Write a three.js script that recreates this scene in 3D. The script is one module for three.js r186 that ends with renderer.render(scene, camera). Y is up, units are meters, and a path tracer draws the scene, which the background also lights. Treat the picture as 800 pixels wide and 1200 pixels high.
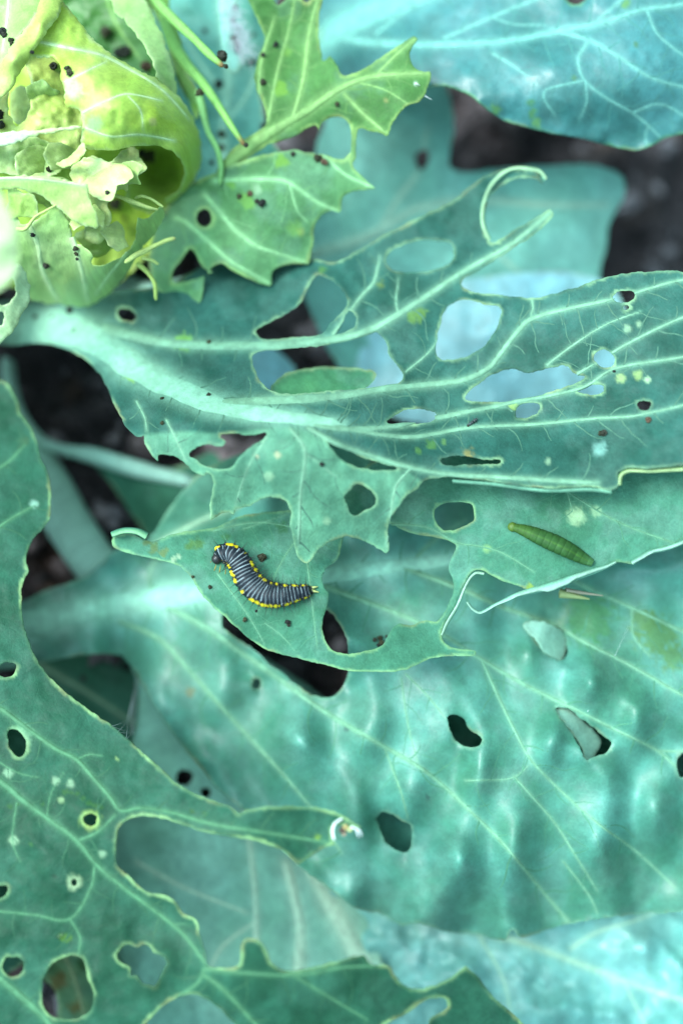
import * as THREE from 'three';
import { mergeGeometries } from 'three/addons/utils/BufferGeometryUtils.js';

// ------------------------------------------------------------------ camera, sky, sun, exposure
const W = 800, H = 1200, FOV = 45, FOCUS = 0.100, MM = 0.001;
const PXM = 0.00016;                                   // metres per photograph pixel in the plane of focus
const DIST = (H / 2) * PXM / Math.tan(THREE.MathUtils.degToRad(FOV / 2));
const TILT = THREE.MathUtils.degToRad(10);
const scene = new THREE.Scene();
const camera = new THREE.PerspectiveCamera(FOV, W / H, 0.01, 30);
camera.position.set(0, FOCUS + DIST * Math.cos(TILT), DIST * Math.sin(TILT));
camera.up.set(0, 0, -1);
camera.lookAt(0, FOCUS, 0);
camera.focus = DIST; camera.userData.fStop = 3.8;
camera.updateMatrixWorld(true);

const SUN = new THREE.Vector3(-0.60, 0.84, -0.12).normalize();
const sun = new THREE.DirectionalLight(new THREE.Color().setRGB(1.0, 0.98, 0.93), 1.5);
sun.position.copy(SUN.clone().multiplyScalar(2)); sun.target.position.set(0, 0.08, 0);
sun.castShadow = true; sun.shadow.radius = 45; sun.shadow.mapSize.set(2048, 2048);
Object.assign(sun.shadow.camera, { left: -0.4, right: 0.4, top: 0.4, bottom: -0.4, near: 0.5, far: 4 });
scene.add(sun, sun.target);

const renderer = new THREE.WebGLRenderer({ antialias: true });
renderer.setSize(682, 1024);
renderer.shadowMap.enabled = true;
renderer.toneMapping = THREE.LinearToneMapping;
renderer.toneMappingExposure = 2.3;

// ------------------------------------------------------------------ noise
function rng(seed) { let s = seed >>> 0; return () => { s = (s + 0x6D2B79F5) | 0; let t = Math.imul(s ^ (s >>> 15), 1 | s); t = (t + Math.imul(t ^ (t >>> 7), 61 | t)) ^ t; return ((t ^ (t >>> 14)) >>> 0) / 4294967296; }; }
function hash(x, y, s) { let h = Math.imul(x | 0, 374761393) ^ Math.imul(y | 0, 668265263) ^ Math.imul(s | 0, 1274126177); h = Math.imul(h ^ (h >>> 13), 1274126177); return ((h ^ (h >>> 16)) >>> 0) / 4294967296; }
function noise(x, y, s = 0) {
  const i = Math.floor(x), j = Math.floor(y), u = x - i, v = y - j;
  const a = u * u * u * (u * (u * 6 - 15) + 10), b = v * v * v * (v * (v * 6 - 15) + 10);
  const p = hash(i, j, s), q = hash(i + 1, j, s), r = hash(i, j + 1, s), t = hash(i + 1, j + 1, s);
  return (p + (q - p) * a + (r - p) * b + (p - q - r + t) * a * b) * 2 - 1;
}
function fbm(x, y, s = 0, o = 4) { let v = 0, a = 0.5, f = 1; for (let k = 0; k < o; k++) { v += a * noise(x * f, y * f, s + k * 17); a *= 0.5; f *= 2.03; } return v; }
const clamp = (x, a = 0, b = 1) => Math.min(b, Math.max(a, x));
const smooth = (a, b, x) => { const t = clamp((x - a) / (b - a)); return t * t * (3 - 2 * t); };
const mix3 = (a, b, t) => [a[0] + (b[0] - a[0]) * t, a[1] + (b[1] - a[1]) * t, a[2] + (b[2] - a[2]) * t];

const dirOf = (az, el) => { const c = Math.sqrt(1 - el * el), a = az - Math.PI; return new THREE.Vector3(Math.cos(a) * c, el, Math.sin(a) * c); };
// sky: a bright, thinly veiled daylight sky
{
  const w = 512, h = 256, d = new Float32Array(w * h * 4);
  for (let j = 0; j < h; j++) for (let i = 0; i < w; i++) {
    const el = Math.sin(((j + 0.5) / h - 0.5) * Math.PI), az = i / w * Math.PI * 2, up = Math.max(0, el);
    const c = fbm(Math.cos(az) * 2.2 * (1.3 - up) + 5, Math.sin(az) * 2.2 * (1.3 - up) + 9, 3, 5);
    const veil = smooth(-0.25, 0.45, c), k = (j * w + i) * 4;
    const blue = [0.36, 0.73, 0.94], white = [0.79, 1.03, 1.06];
    const m = mix3(blue, white, 0.2 + 0.8 * veil);
    // thin cloud glows round the hidden sun
    const cosS = dirOf(az, el).dot(SUN), glow = Math.exp(-Math.pow(Math.acos(clamp(cosS, -1, 1)) / 0.70, 2));
    const g = 0.28 + 2.95 * glow;
    d[k] = m[0] * g; d[k + 1] = m[1] * g; d[k + 2] = m[2] * g; d[k + 3] = 1;
  }
  const t = new THREE.DataTexture(d, w, h, THREE.RGBAFormat, THREE.FloatType);
  t.mapping = THREE.EquirectangularReflectionMapping; t.magFilter = t.minFilter = THREE.LinearFilter; t.needsUpdate = true;
  scene.background = t; scene.environment = t;
}

// ------------------------------------------------------------------ pixels to places
const _v = new THREE.Vector3();
function at(px, py, h) {                                // the place at height h (mm) under a pixel of the photograph
  _v.set(px / W * 2 - 1, 1 - py / H * 2, 0.5).unproject(camera).sub(camera.position);
  const t = (h * MM - camera.position.y) / _v.y;
  return [camera.position.x + _v.x * t, h * MM, camera.position.z + _v.z * t];
}
// height of a sheet given by a few measured points: thin plate spline
function spline(pts) {
  const n = pts.length, N = n + 3, A = [];
  const U = (x, y) => { const r = x * x + y * y; return r < 1e-9 ? 0 : r * Math.log(r); };
  for (let i = 0; i < N; i++) A.push(new Float64Array(N + 1));
  for (let i = 0; i < n; i++) {
    const [xi, yi, hi] = pts[i];
    for (let j = 0; j < n; j++) A[i][j] = U((xi - pts[j][0]) / 100, (yi - pts[j][1]) / 100);
    A[i][i] += 0.02; A[i][n] = A[n][i] = 1; A[i][n + 1] = A[n + 1][i] = xi / 100; A[i][n + 2] = A[n + 2][i] = yi / 100; A[i][N] = hi;
  }
  for (let c = 0; c < N; c++) {
    let p = c; for (let r = c + 1; r < N; r++) if (Math.abs(A[r][c]) > Math.abs(A[p][c])) p = r;
    [A[c], A[p]] = [A[p], A[c]];
    for (let r = 0; r < N; r++) if (r !== c) { const f = A[r][c] / A[c][c]; if (f) for (let k = c; k <= N; k++) A[r][k] -= f * A[c][k]; }
  }
  const w = A.map((r, i) => r[N] / r[i]);
  return (x, y) => { let v = w[n] + w[n + 1] * x / 100 + w[n + 2] * y / 100; for (let i = 0; i < n; i++) v += w[i] * U((x - pts[i][0]) / 100, (y - pts[i][1]) / 100); return v; };
}
function curve(pts, closed, step = 3) {                 // smooth line through points; a third entry 1 marks a sharp corner
  const n = pts.length, out = [], P = (i) => closed ? pts[(i + n) % n] : pts[clamp(i, 0, n - 1)];
  const tan = (i) => { const p = P(i); if (p[2] === 1) return [0, 0]; const a = P(i - 1), b = P(i + 1); return [(b[0] - a[0]) / 2, (b[1] - a[1]) / 2]; };
  for (let i = 0; i < (closed ? n : n - 1); i++) {
    const a = P(i), b = P(i + 1), ma = tan(i), mb = tan(i + 1), L = Math.hypot(b[0] - a[0], b[1] - a[1]);
    const lim = (m) => { const l = Math.hypot(m[0], m[1]); return l > L ? [m[0] * L / l, m[1] * L / l] : m; };
    const A = lim(ma), B = lim(mb), k = Math.max(1, Math.round(L / step));
    for (let s = 0; s < k; s++) {
      const t = s / k, t2 = t * t, t3 = t2 * t, h0 = 2 * t3 - 3 * t2 + 1, h1 = t3 - 2 * t2 + t, h2 = -2 * t3 + 3 * t2, h3 = t3 - t2;
      out.push([a[0] * h0 + A[0] * h1 + b[0] * h2 + B[0] * h3, a[1] * h0 + A[1] * h1 + b[1] * h2 + B[1] * h3]);
    }
  }
  if (!closed) out.push(pts[n - 1].slice(0, 2));
  return out;
}
const oval = (x, y, rx, ry, turn = 0, seed = 1) => { const o = []; for (let k = 0; k < 12; k++) { const a = k / 12 * 6.2832, r = 1 + 0.13 * (hash(k, seed, 5) * 2 - 1), c = Math.cos(a) * rx * r, s = Math.sin(a) * ry * r; o.push([x + c * Math.cos(turn) - s * Math.sin(turn), y + c * Math.sin(turn) + s * Math.cos(turn)]); } return o; };
function lineSet(lines, closed) {                       // segments with boxes, for distance queries
  return lines.map((l) => {
    const s = []; let x0 = 1e9, y0 = 1e9, x1 = -1e9, y1 = -1e9, L = 0;
    for (let i = 0; i < l.length; i++) { x0 = Math.min(x0, l[i][0]); x1 = Math.max(x1, l[i][0]); y0 = Math.min(y0, l[i][1]); y1 = Math.max(y1, l[i][1]); }
    for (let i = 0; i < l.length - (closed ? 0 : 1); i++) { const a = l[i], b = l[(i + 1) % l.length]; s.push([a[0], a[1], b[0] - a[0], b[1] - a[1], L]); L += Math.hypot(b[0] - a[0], b[1] - a[1]); }
    return { s, x0, y0, x1, y1, L };
  });
}
function segDist2(x, y, q) { const dx = x - q[0], dy = y - q[1], l = q[2] * q[2] + q[3] * q[3]; const t = l ? clamp((dx * q[2] + dy * q[3]) / l) : 0; const ex = dx - t * q[2], ey = dy - t * q[3]; return ex * ex + ey * ey; }
function signedDist(sets, x, y) {                       // positive inside the outline and outside its holes
  let d = 1e12, inside = false;
  for (const l of sets) {
    const bx = Math.max(l.x0 - x, 0, x - l.x1), by = Math.max(l.y0 - y, 0, y - l.y1);
    const cross = !(y < l.y0 || y > l.y1 || x > l.x1), far = bx * bx + by * by > d;
    if (far && !cross) continue;
    for (const q of l.s) {
      if (!far) { const e = segDist2(x, y, q); if (e < d) d = e; }
      if (cross) { const ya = q[1], yb = q[1] + q[3]; if ((ya > y) !== (yb > y) && x < q[0] + (y - ya) / q[3] * q[2]) inside = !inside; }
    }
  }
  return (inside ? 1 : -1) * Math.sqrt(d);
}

// ------------------------------------------------------------------ textures: leaf grain and the fine net of veins
function tile(n, f, srgb) {
  const d = new Uint8Array(n * n * 4);
  for (let j = 0; j < n; j++) for (let i = 0; i < n; i++) { const c = f(i / n, j / n), k = (j * n + i) * 4; d[k] = clamp(c[0]) * 255; d[k + 1] = clamp(c[1]) * 255; d[k + 2] = clamp(c[2]) * 255; d[k + 3] = 255; }
  const t = new THREE.DataTexture(d, n, n); t.wrapS = t.wrapT = THREE.RepeatWrapping; t.magFilter = THREE.LinearFilter; t.minFilter = THREE.LinearMipmapLinearFilter; t.generateMipmaps = true;
  if (srgb) t.colorSpace = THREE.SRGBColorSpace; t.needsUpdate = true; return t;
}
function pnoise(u, v, f, s) {                           // periodic noise
  const x = u * f, y = v * f, i = Math.floor(x), j = Math.floor(y), a = x - i, b = y - j, m = (k) => ((k % f) + f) % f;
  const A = a * a * (3 - 2 * a), B = b * b * (3 - 2 * b), h = (p, q) => hash(m(p), m(q), s);
  const p = h(i, j), q = h(i + 1, j), r = h(i, j + 1), t = h(i + 1, j + 1);
  return (p + (q - p) * A + (r - p) * B + (p - q - r + t) * A * B) * 2 - 1;
}
function cells(u, v, f, s) {                            // distance to the border between cells
  const x = u * f, y = v * f, i = Math.floor(x), j = Math.floor(y), m = (k) => ((k % f) + f) % f; let a = 9, b = 9;
  for (let q = -1; q < 2; q++) for (let p = -1; p < 2; p++) { const cx = i + p + hash(m(i + p), m(j + q), s), cy = j + q + hash(m(i + p), m(j + q), s + 1), d = Math.hypot(cx - x, cy - y); if (d < a) { b = a; a = d; } else if (d < b) b = d; }
  return b - a;
}
const netTile = (u, v) => { const w = 0.02 * pnoise(u, v, 12, 4); const e = cells(u + w, v - w, 13, 7), f = cells(u - w, v + w, 41, 11); return [smooth(0.16, 0.0, e), smooth(0.25, 0.0, f)]; };
const leafMap = tile(768, (u, v) => { const [e, f] = netTile(u, v); const g = 0.93 + 0.05 * pnoise(u, v, 24, 1) + 0.035 * pnoise(u, v, 90, 2) + 0.04 * pnoise(u, v, 300, 3); return [g + 0.025 * e + 0.02 * f, g + 0.016 * e + 0.014 * f, g + 0.01 * e + 0.01 * f]; }, true);
const leafBump = tile(768, (u, v) => { const [e, f] = netTile(u, v); const g = 0.55 - 0.12 * e - 0.10 * f + 0.10 * pnoise(u, v, 60, 5) + 0.06 * pnoise(u, v, 200, 6); return [g, g, g]; });
const leafRough = tile(256, (u, v) => { const g = 0.80 + 0.14 * pnoise(u, v, 10, 8) + 0.10 * pnoise(u, v, 60, 9); return [1, g, 0]; });
const UV = 1 / 0.034;
const mat = (o) => new THREE.MeshPhysicalMaterial({ vertexColors: true, map: leafMap, bumpMap: leafBump, roughnessMap: leafRough, side: THREE.DoubleSide, ...o });
const M = {
  waxy: mat({ roughness: 0.66, bumpScale: 0.00014, specularIntensity: 0.2 }),
  gloss: mat({ roughness: 0.52, bumpScale: 0.00008, specularIntensity: 1, ior: 1.55 }),
  satin: mat({ roughness: 0.62, bumpScale: 0.00008, specularIntensity: 1, ior: 1.55 }),
  head: mat({ color: new THREE.Color().setRGB(0.84, 0.84, 0.84), roughness: 0.5, bumpScale: 0.00008, specularIntensity: 0.6 }),
  vein: mat({ roughness: 0.55, bumpScale: 0.00003, specularIntensity: 0.25, roughnessMap: null }),
  dark: new THREE.MeshPhysicalMaterial({ color: new THREE.Color().setRGB(0.012, 0.013, 0.014), roughness: 0.55, flatShading: false }),
};

// ------------------------------------------------------------------ building leaves
const counts = {};
const numbered = (n) => { const k = counts[n] = (counts[n] ?? -1) + 1; return k ? `${n}_${String(k).padStart(3, '0')}` : n; };
function shadowed(m) { m.castShadow = m.receiveShadow = true; return m; }
function thing(name, label, category, pos = [0, 0, 0], group) { const o = new THREE.Group(); o.name = numbered(name); o.position.set(...pos); o.userData = { label, category }; if (group) o.userData.group = group; scene.add(o); return o; }
function part(name, geo, material, parent) {           // geometry in world places, hung under a thing or a part
  const m = shadowed(new THREE.Mesh(geo, material)); m.name = name;
  if (parent.isGroup) m.position.copy(parent.position).negate();
  parent.add(m); return m;
}
function geometry(pos, idx, col, uvs) {
  const g = new THREE.BufferGeometry();
  g.setAttribute('position', new THREE.Float32BufferAttribute(pos, 3)); g.setIndex(idx);
  if (col) g.setAttribute('color', new THREE.Float32BufferAttribute(col, 3));
  g.setAttribute('uv', new THREE.Float32BufferAttribute(uvs, 2)); g.computeVertexNormals(); return g;
}
const leaves = [];
// One leaf: outline and holes in pixels, heights in mm, veins as [points, half width at start, at end]
function leaf(plant, name, o) {
  const cell = o.cell ?? 2.6, seed = o.seed ?? Math.round(o.outline[0][0] * 7 + o.outline[0][1] * 3), T = (o.thick ?? 0.5), jag = o.jag ?? 1;
  const rings = [curve(o.outline, true), ...(o.holes ?? []).map((h) => curve(h, true, 2))], sets = lineSet(rings, true);
  const veins = (o.veins ?? []).map(([p, a, b, lift, tint]) => ({ p: curve(p, false, 4), a, b, lift: lift ?? 1, tint: tint ?? o.vein ?? [0.32, 0.52, 0.34] })), vs = lineSet(veins.map((v) => v.p), false);
  const base = spline(o.heights), veinCol = o.vein ?? [0.32, 0.52, 0.34], rim = o.rim ?? [0.42, 0.58, 0.30], pucker = o.pucker ?? 0.5, pw = o.puckerSize ?? 46, stretch = o.stretch ?? 1, bw = (o.bulge ?? 26) * 0.55;
  const sd = (x, y) => signedDist(sets, x, y) + jag * (0.9 * noise(x / 7, y / 7, seed) + 0.6 * noise(x / 2.6, y / 2.6, seed + 1));
  const veinAt = (x, y) => {                           // distance to the nearest vein, in its own half widths, and in pixels
    let best = 99, px = 99, tint = veinCol, near = 0;
    for (let k = 0; k < vs.length; k++) {
      const l = vs[k]; if (x < l.x0 - 80 || x > l.x1 + 80 || y < l.y0 - 80 || y > l.y1 + 80) continue;
      let d = 1e9, q0 = null; for (const q of l.s) { const e = segDist2(x, y, q); if (e < d) { d = e; q0 = q; } }
      d = Math.sqrt(d); const w = veins[k].a + (veins[k].b - veins[k].a) * q0[4] / l.L; if (d / w < best) { best = d / w; tint = veins[k].tint; } if (d - w < px) px = d - w; const e = Math.max(0, d - w) / bw; near += Math.exp(-e * e);
    }
    return [best, Math.max(0, px), tint, near];
  };
  const height = (x, y, d = 20, v = null) => {
    v = v ?? veinAt(x, y);
    const bulge = 1 / (1 + 2.5 * v[3]);
    let h = base(x, y) + pucker * (0.25 + 0.75 * bulge) * (1.5 * fbm(x / pw + seed, y / (pw * stretch), seed + 9, o.octaves ?? 3) + 0.5 * bulge) + (o.fine ?? 0.08) * noise(x / 9, y / 9, seed + 4);
    if (o.bumps) for (const [bx, by, rx, ry, a, t] of o.bumps) { const c = Math.cos(t ?? 0), s = Math.sin(t ?? 0), ux = ((x - bx) * c + (y - by) * s) / rx, uy = ((y - by) * c - (x - bx) * s) / ry, r = ux * ux + uy * uy; if (r < 9) h += a * Math.exp(-r); }
    if (o.ruffle) h += o.ruffle * Math.exp(-Math.max(0, d) / 16) * noise(x / 26, y / 26, seed + 2);
    if (o.lip) h += o.lip * Math.exp(-Math.max(0, d) / 6);
    return h;
  };
  // grid
  let x0 = 1e9, y0 = 1e9, x1 = -1e9, y1 = -1e9; for (const p of rings[0]) { x0 = Math.min(x0, p[0]); x1 = Math.max(x1, p[0]); y0 = Math.min(y0, p[1]); y1 = Math.max(y1, p[1]); }
  x0 -= 4; y0 -= 4; x1 += 4; y1 += 4;
  const nx = Math.ceil((x1 - x0) / cell) + 1, ny = Math.ceil((y1 - y0) / cell) + 1, S = new Float32Array(nx * ny);
  for (let j = 0; j < ny; j++) for (let i = 0; i < nx; i++) { let s = sd(x0 + i * cell, y0 + j * cell); if (Math.abs(s) < 0.12 * cell) s = s < 0 ? -0.12 * cell : 0.12 * cell; S[j * nx + i] = s; }
  const vx = [], vy = [], vd = [], id = new Map(), tri = [], rimEdges = [];
  const node = (n) => { if (!id.has(n)) { id.set(n, vx.length); vx.push(x0 + (n % nx) * cell); vy.push(y0 + Math.floor(n / nx) * cell); vd.push(S[n]); } return id.get(n); };
  const cut = (a, b) => { const k = a < b ? a * 4 + (b - a === 1 ? 1 : 2) + 1e9 : b * 4 + (a - b === 1 ? 1 : 2) + 1e9; if (!id.has(k)) { const t = S[a] / (S[a] - S[b]); id.set(k, vx.length); const ax = a % nx, ay = Math.floor(a / nx), bx = b % nx, by = Math.floor(b / nx); vx.push(x0 + (ax + (bx - ax) * t) * cell); vy.push(y0 + (ay + (by - ay) * t) * cell); vd.push(0); } return id.get(k); };
  for (let j = 0; j < ny - 1; j++) for (let i = 0; i < nx - 1; i++) {
    const c = [j * nx + i, j * nx + i + 1, (j + 1) * nx + i + 1, (j + 1) * nx + i], poly = [], isCut = [];
    let m = 0; for (const k of c) if (S[k] > 0) m++; if (!m) continue;
    for (let k = 0; k < 4; k++) { const a = c[k], b = c[(k + 1) & 3]; if (S[a] > 0) { poly.push(node(a)); isCut.push(0); } if ((S[a] > 0) !== (S[b] > 0)) { poly.push(cut(a, b)); isCut.push(1); } }
    for (let k = 1; k < poly.length - 1; k++) tri.push(poly[0], poly[k], poly[k + 1]);
    for (let k = 0; k < poly.length; k++) { const n2 = (k + 1) % poly.length; if (isCut[k] && isCut[n2]) rimEdges.push(poly[k], poly[n2]); }
  }
  const N = vx.length, pos = new Float32Array(N * 6), col = new Float32Array(N * 6), uv = new Float32Array(N * 4);
  const base0 = o.color, base1 = o.color2 ?? o.color.map((c, i) => c * [1.35, 1.1, 0.8][i]), under = o.under ?? mix3(o.color, [0.25, 0.45, 0.38], 0.3);
  const spots = o.spots ?? [], stainsAndShade = o.stainsAndShade ?? [];
  for (let k = 0; k < N; k++) {
    const x = vx[k], y = vy[k], d = vd[k], v = veinAt(x, y), h = height(x, y, d, v);
    const rw = o.rimWidth ?? 2.6, e = clamp(d / rw), half = T * 0.5 * (0.3 + 0.7 * Math.sqrt(1 - (1 - e) * (1 - e)));
    const a = at(x, y, h + half), b = at(x, y, h - half);
    pos.set(a, k * 3); pos.set(b, (N + k) * 3);
    let c = mix3(base0, base1, clamp(0.5 + 1.1 * fbm(x / 60, y / 60, seed + 21, 4)));
    if (o.bloom !== 0) c = mix3(c, o.bloomColor ?? [0.17, 0.30, 0.25], (o.bloom ?? 0.17) * smooth(-0.02, 0.32, fbm(x / 34 + 9, y / 34, seed + 61, 4)));
    if (o.turned) c = mix3(c, o.turned.color, smooth(-3, 4, o.turned.side(x, y)) * clamp(0.85 + 0.5 * fbm(x / 30, y / 30, seed + 71, 3)));
    const g = 1 + 0.16 * fbm(x / 14, y / 14, seed + 31, 3); c = [c[0] * g, c[1] * g, c[2] * g];
    c = mix3(c, v[2], 0.6 * Math.exp(-v[0] * v[0]) + 0.12 * Math.exp(-v[1] / 5));
    c = mix3(c, mix3(rim, [0.30, 0.27, 0.11], smooth(0.1, 0.6, noise(x / 15, y / 15, seed + 43)) * (o.browned ?? 0.7)), (o.rimMix ?? 0.55) * smooth(rw * 1.5, rw * 0.35, d + 1.2 * noise(x / 5, y / 5, seed + 41)) * clamp(0.55 + 0.75 * noise(x / 24, y / 24, seed + 42), 0.1, 1));
    for (const [sx, sy, r, sc] of spots) { const q = Math.hypot(x - sx, y - sy) / r; if (q < 2) c = mix3(c, sc ?? [0.32, 0.50, 0.30], 0.55 * smooth(1.3, 0.5, q + 0.25 * noise(x / 3, y / 3, seed))); }
    for (const [sx, sy, r, sc] of stainsAndShade) { const q = Math.hypot(x - sx, y - sy) / r; if (q < 2) c = mix3(c, sc ?? [0.03, 0.10, 0.03], 0.85 * smooth(1.2, 0.6, q + 0.45 * noise(x / 4, y / 4, seed))); }
    col.set(c, k * 3); col.set(mix3(under, veinCol, 0.5 * Math.exp(-v[0] * v[0])), (N + k) * 3);
    uv[k * 2] = uv[(N + k) * 2] = a[0] * UV + seed * 0.37; uv[k * 2 + 1] = uv[(N + k) * 2 + 1] = a[2] * UV + seed * 0.61;
  }
  const idx = [];
  for (let k = 0; k < tri.length; k += 3) { idx.push(tri[k], tri[k + 2], tri[k + 1]); idx.push(N + tri[k], N + tri[k + 1], N + tri[k + 2]); }
  for (let k = 0; k < rimEdges.length; k += 2) { const a = rimEdges[k], b = rimEdges[k + 1]; idx.push(a, b, N + b, a, N + b, N + a); }
  const mesh = part(name, geometry(pos, idx, col, uv), o.material ?? M.waxy, plant);
  if (o.label) mesh.userData.label = o.label;
  const out = { mesh, height, sd, box: [x0, y0, x1, y1], top: (x, y) => at(x, y, height(x, y, sd(x, y)) + T / 2), T };
  // raised veins, each a part of the leaf
  veins.forEach((v, n) => {
    const P = v.p, run = []; let cur = [];
    for (let i = 0; i < P.length; i++) { if (sd(P[i][0], P[i][1]) > -v.a * 0.3 || o.freeVeins) cur.push(i); else { if (cur.length > 2) run.push(cur); cur = []; } }
    if (cur.length > 2) run.push(cur);
    for (const r of run) {
      const K = 9, ps = [], cs = [], us = [], ix = [];
      r.forEach((i, q) => {
        const a = P[Math.max(0, i - 1)], b = P[Math.min(P.length - 1, i + 1)], L = Math.hypot(b[0] - a[0], b[1] - a[1]) || 1, sx = -(b[1] - a[1]) / L, sy = (b[0] - a[0]) / L;
        const s = i / (P.length - 1), fade = Math.min(1, (r.length - 1 - q) / 4 + 0.15), w = (v.a + (v.b - v.a) * s) * (1 + 0.12 * noise(i / 5, n, seed)) * 0.88 * fade;
        for (let k = 0; k < K; k++) {
          const t = k / (K - 1) * 2 - 1, x = P[i][0] + sx * t * w, y = P[i][1] + sy * t * w;
          const d = sd(x, y), prof = Math.max(0, 1 - t * t), lift = v.lift * (o.veinLift ?? 0.32) * w * 0.16 * prof - 0.22 * (1 - prof) * (1 - prof) - 0.02;
          const p = at(x, y, height(x, y, d) + T / 2 + lift); ps.push(...p);
          const cc = mix3(mix3(base0, v.tint, 0.6), v.tint, prof), g = 1 + 0.14 * noise(x / 6, y / 6, seed + 50); cs.push(cc[0] * g, cc[1] * g, cc[2] * g); us.push(p[0] * UV * 2, p[2] * UV * 2);
        }
        if (q) for (let k = 0; k < K - 1; k++) { const A = (q - 1) * K + k, B = q * K + k; ix.push(A, A + 1, B, B, A + 1, B + 1); }
      });
      part(v.a > 6 ? 'midrib' : 'vein', geometry(ps, ix, cs, us), M.vein, mesh);
    }
  });
  if (o.branch) {                                     // the net of finest veins
    const rnd = rng(seed + 5), ps = [], cs = [], us = [], ix = [], fine = mix3(base0, veinCol, 0.36);
    for (const v of veins) for (let i = 3, side = 1; i < v.p.length - 1; i += 3 + Math.floor(rnd() * o.branch), side = -side) {
      let [x, y] = v.p[i]; const p = v.p[i - 1], q = v.p[i + 1]; let a = Math.atan2(q[1] - p[1], q[0] - p[0]) + side * (0.75 + 0.5 * rnd()); const n = 3 + Math.floor(rnd() * 6), w0 = Math.min(1.5, v.b * 0.8), start = ps.length / 3; let made = 0;
      for (let k = 0; k <= n; k++) {
        if (sd(x, y) < 3) break;
        const w = w0 * (1 - 0.6 * k / n), sx = -Math.sin(a), sy = Math.cos(a);
        for (const t of [-1, 0, 1]) { const X = x + sx * t * w, Y = y + sy * t * w, P = at(X, Y, height(X, Y, sd(X, Y)) + T / 2 + (t ? -0.015 : 0.05)); ps.push(...P); cs.push(...(t ? mix3(base0, fine, 0.6) : fine)); us.push(P[0] * UV * 2, P[2] * UV * 2); }
        if (k) for (let t = 0; t < 2; t++) { const A = start + (k - 1) * 3 + t, B = A + 3; ix.push(A, A + 1, B, B, A + 1, B + 1); }
        a += (rnd() - 0.5) * 0.7; x += Math.cos(a) * 6; y += Math.sin(a) * 6;
      }
    }
    if (ix.length) part('fine_veins', geometry(ps, ix, cs, us), M.vein, mesh).userData.kind = 'stuff';
  }
  leaves.push(out); return out;
}
// a round stem through [x, y, height, radius] points (pixels, mm, pixels)
function stem(plant, name, pts, color, o = {}) {
  const P3 = pts.map((p) => new THREE.Vector3(...at(p[0], p[1], p[2]))), c = new THREE.CatmullRomCurve3(P3, false, 'centripetal'), n = o.n ?? pts.length * 10, K = o.round ?? 14, fr = c.computeFrenetFrames(n, false);
  const ps = [], cs = [], us = [], ix = [], s0 = pts[0][0];
  for (let i = 0; i <= n; i++) {
    const t = i / n, f = t * (pts.length - 1), a = Math.min(pts.length - 2, Math.floor(f)), q = c.getPoint(t), r = (pts[a][3] + (pts[a + 1][3] - pts[a][3]) * (f - a)) * PXM;
    const end = (o.blunt ? 1 : Math.sqrt(clamp(Math.min(t, 1 - t) * n / 2 + 0.05)));
    for (let k = 0; k <= K; k++) {
      const b = k / K * Math.PI * 2, w = r * end * (1 + (o.rough ?? 0.07) * noise(i / 9, Math.cos(b) * 1.5 + 3, s0) + (o.rough ?? 0.07) * 0.5 * noise(i / 5, Math.sin(b) * 1.5 + 9, s0)), d = fr.normals[i].clone().multiplyScalar(Math.cos(b) * w).addScaledVector(fr.binormals[i], Math.sin(b) * w).add(q);
      ps.push(d.x, d.y, d.z);
      let cc = color; if (o.tip) cc = mix3(cc, o.tip, smooth(1 - (o.tipLength ?? 0.12), 1, t)); const g = 1 + 0.16 * noise(i / 14, Math.cos(b) * 2.5, s0 + 5); cs.push(cc[0] * g, cc[1] * g, cc[2] * g); us.push(b / 6.28 * 0.6, t * n * 0.08);
    }
    if (i) for (let k = 0; k < K; k++) { const A = (i - 1) * (K + 1) + k, B = A + K + 1; ix.push(A, A + 1, B, B, A + 1, B + 1); }
  }
  const m = part(name, geometry(ps, ix, cs, us), o.material ?? M.vein, plant); if (o.label) m.userData.label = o.label; return m;
}
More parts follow.
